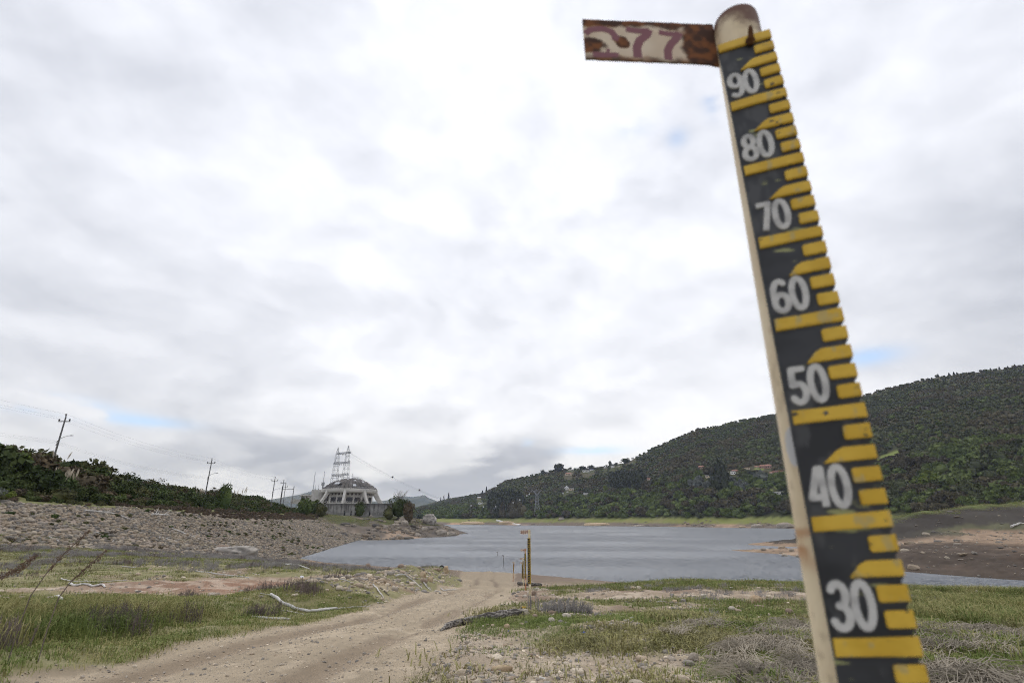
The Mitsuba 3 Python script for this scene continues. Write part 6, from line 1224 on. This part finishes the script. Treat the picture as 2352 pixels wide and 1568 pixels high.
# flattened straw
def straw(seed, n=60):
    r = np.random.default_rng(seed); m = MB(); th = r.uniform(0, 6.28)
    for k in range(n):
        a = th + r.normal(0, .45); L = r.uniform(.22, .5); b = np.array([r.normal(0, .14), r.normal(0, .10), r.uniform(.0, .05)]); d = np.array([math.cos(a), math.sin(a), 0]); m.add(*tube([b, b + d * L * .35 + [0, 0, L * r.uniform(.06, .22)], b + d * L * .8 + [0, 0, L * r.uniform(.0, .16)], b + d * L + [0, 0, -.02]], [.0042, .0042, .0034, .0015], 3, False))
    return m.mesh()
for k in range(4): group(f'straw_{k}', straw(880 + k), 'blade_straw')
st = Scatter('dead_straw', 'flattened mats of grey dead straw in the grass at the lower right', 'straw')
x, y, z = sow(650, 2.2, 9.5, 4.3, 9.5, lambda a, b: sm(.53, .62, fb(a, b, 1.5, 82, 4) + .10 * sm(2.2, 5.5, a) + .05 * sm(8, 5, b) - .04))
for i in range(len(x)): s = r_.uniform(.55, .95); st.put(f'straw_{r_.integers(0, 4)}', (x[i], y[i], z[i] + r_.uniform(-.02, .05)), s, s * r_.uniform(.7, 1.2), r_.uniform(-.7, .7) + 3.14 * r_.integers(0, 2))
x, y, z = sow(1500, 2.2, 9.5, 4.6, 9.5, lambda a, b: sm(.44, .58, fb(a, b, 1.2, 83, 3)))
for i in range(len(x)): s = r_.uniform(1.2, 2.2); grass.put(('turf_' if r_.uniform() < .7 else 'turf_y') + str(r_.integers(0, 3)), (x[i], y[i], z[i] - .01), s, s * r_.uniform(.8, 1.3), r_.uniform(0, 6.28))
# dead grey heather stalks
def stalks(seed, n=26, h=.5, side=.30, w=.008):
    r = np.random.default_rng(seed); m = MB()
    for k in range(n):
        b = np.array([r.normal(0, side * .5), r.normal(0, side * .5), 0]); e = b + [r.normal(0, .13) * h, r.normal(0, .13) * h, h * r.uniform(.5, 1.1)]; m.add(*tube([b, (b + e) / 2 + r.normal(size=3) * .02, e], [w, w * .8, w * .3], 3, False))
        for _ in range(3): s = b + (e - b) * r.uniform(.4, .9); m.add(*tube([s, s + [r.normal(0, .10) * h, r.normal(0, .10) * h, h * r.uniform(.08, .25)]], [w * .6, w * .25], 3, False))
    return m.mesh()
for k in range(3): group(f'stalk_{k}', stalks(930 + k, 24, .55, .42, .012), 'twig_grey'); group(f'stalk_p{k}', stalks(940 + k, 22, .5, .4, .011), 'twig_purple')
hea = Scatter('dead_heather', 'grey-purple dead stalks standing across the left meadow', 'dead stalks')
x, y, z = sow(8000, -58, -7, 22, 84, lambda a, b: np.clip(sm(.44, .64, fb(a, b, 6, 84, 4) + .12 * sm(28, 46, b) - .30 * sm(-14, -8, a) * sm(34, 26, b) - .11), 0, 1) * (dam_u(a, b) < 12) * sm(84, 60, b), 1.0)
for i in range(len(x)):
    if dam_u(x[i], y[i]) / 3 > z[i] - .05 and dam_u(x[i], y[i]) > 0: continue
    s = r_.uniform(.5, .95) * np.interp(y[i], [22, 60], [.75, 1.15]); hea.put(f'stalk_{"" if r_.uniform() < .7 else "p"}{r_.integers(0, 3)}', (x[i], y[i], z[i] - .03), s, s * r_.uniform(.6, 1.1), r_.uniform(0, 6.28))
x, y, z = sow(500, 3, 22, 17, 32, lambda a, b: sm(.58, .66, fb(a, b, 2.4, 86)))
for i in range(len(x)): s = r_.uniform(.35, .6); hea.put(f'stalk_{r_.integers(0, 3)}', (x[i], y[i], z[i] - .02), s, s * .7, r_.uniform(0, 6.28))
x, y, z = sow(700, -9, -3.8, 6, 18, lambda a, b: sm(.54, .66, fb(a, b, 1.5, 87)) * .6 * sm(-.3, .2, track_x(b) - track_w(b) - .8 - a))
for i in range(len(x)): s = r_.uniform(.4, .8); hea.put(f'stalk_p{r_.integers(0, 3)}', (x[i], y[i], z[i] - .02), s * .8, s * .9, r_.uniform(0, 6.28))
# the dead grey shrub right of the 2769 gauge, the small one on the post, some single stalks
def dead_shrub(x, y, w, h, label, seed, mat='twig_grey', n=120):
    p = hit(x, y); d = proj(p)[2]; W_, H_ = w * d / F, h * d / F; rs = np.random.default_rng(seed); m = MB()
    for k in range(n):
        b = np.array([rs.uniform(-.5, .5) * W_ * .9, rs.normal(0, .16) * W_ * .4, 0]); e = b + [rs.normal(0, .12) * W_ * .35, rs.normal(0, .1) * W_ * .3, H_ * rs.uniform(.35, 1.0) * (1 - 1.1 * (b[0] / W_) ** 2)]; m.add(*tube([b, (b + e) / 2 + rs.normal(size=3) * .02, e], [.008, .006, .002], 4, False))
        for _ in range(4): s = b + (e - b) * rs.uniform(.3, .9); m.add(*tube([s, s + [rs.normal(0, .25) * H_ * .4, rs.normal(0, .2) * H_ * .3, H_ * rs.uniform(.08, .25)]], [.004, .0015], 3, False))
    v, f = m.mesh(); gz = height(v[:, 0] + p[0], v[:, 1] + p[1]); v = v + [p[0], p[1], 0]; v[:, 2] += gz - .02; return tag(obj('dead_shrub', (v, f), mat), label, 'dead shrub')
dead_shrub(1300, 1408, 130, 36, 'wide leafless grey shrub right of the 2769 gauge', 951, n=260); dead_shrub(1226, 1400, 26, 40, 'few bare grey stalks right beside the 2769 gauge post', 952, n=16)
dead_shrub(1640, 1420, 40, 26, 'sparse grey stalks left of the ash patch', 953, n=26); dead_shrub(1690, 1565, 40, 52, 'dark leafless twig near the bottom edge left of the big gauge', 954, 'twig_purple', 5); dead_shrub(1165, 1400, 0, 0, '', 0) if False else None
dead_shrub(260, 1440, 120, 60, 'reddish grey stalks in the tall grass at the lower left', 955, 'twig_purple', 60)
# seed heads close to the camera on the left
leafy('spikelet', (.15, .105, .078), (.21, .15, .11), 9)
def seed_head(pts, Y, label, seed, r=.022):
    P = np.array([at_y(x, y, Y) for x, y in pts]); rs = np.random.default_rng(seed); t_ = np.linspace(0, 1, len(P)); q = np.linspace(0, 1, 30); Q = np.stack([np.interp(q, t_, P[:, k]) for k in range(3)], -1); g = height(P[-1:, 0], P[-1:, 1])[0]
    th = thing('seed_head', label, 'grass stalk'); Q2 = np.vstack([Q, [[P[-1, 0] - .03, P[-1, 1], (P[-1, 2] + g) / 2], [P[-1, 0] - .04, P[-1, 1], g - .05]]]); obj('stem', tube(Q2, .005, 5), 'twig_purple', th)
    n = 130; s = rs.uniform(0, .62, n); c = np.stack([np.interp(s, q, Q[:, k]) for k in range(3)], -1) + rs.normal(size=(n, 3)) * (r * np.sin(np.pi * np.clip(s / .62 * .9 + .08, 0, 1)))[:, None] * [1, 1, .8]
    obj('spikelets', leaves(c, .010, seed, 0, 3.6), 'spikelet', th)
seed_head([(205, 1218), (150, 1268), (105, 1318), (70, 1368)], 5.7, 'longest brown seed head leaning right at the left edge', 961)
seed_head([(245, 1262), (200, 1302), (160, 1338), (135, 1372)], 5.9, 'brown seed head right of the longest one', 962); seed_head([(85, 1276), (45, 1302), (5, 1326), (-40, 1350)], 5.2, 'dark seed head at the very left edge', 963)
seed_head([(60, 1300), (20, 1318), (-15, 1330), (-60, 1348)], 5.3, 'lower dark seed head at the very left edge', 964)
# ------------------------------------------------------------------ air
scene['haze'] = {'type': 'cube', 'to_world': T().translate([0, 2800, 330]).scale([4200, 4000, 340]), 'bsdf': {'type': 'null'}, 'interior': {'type': 'ref', 'id': 'air'}}
tag('haze', 'thin haze over the lake and hills', 'haze', kind='stuff')
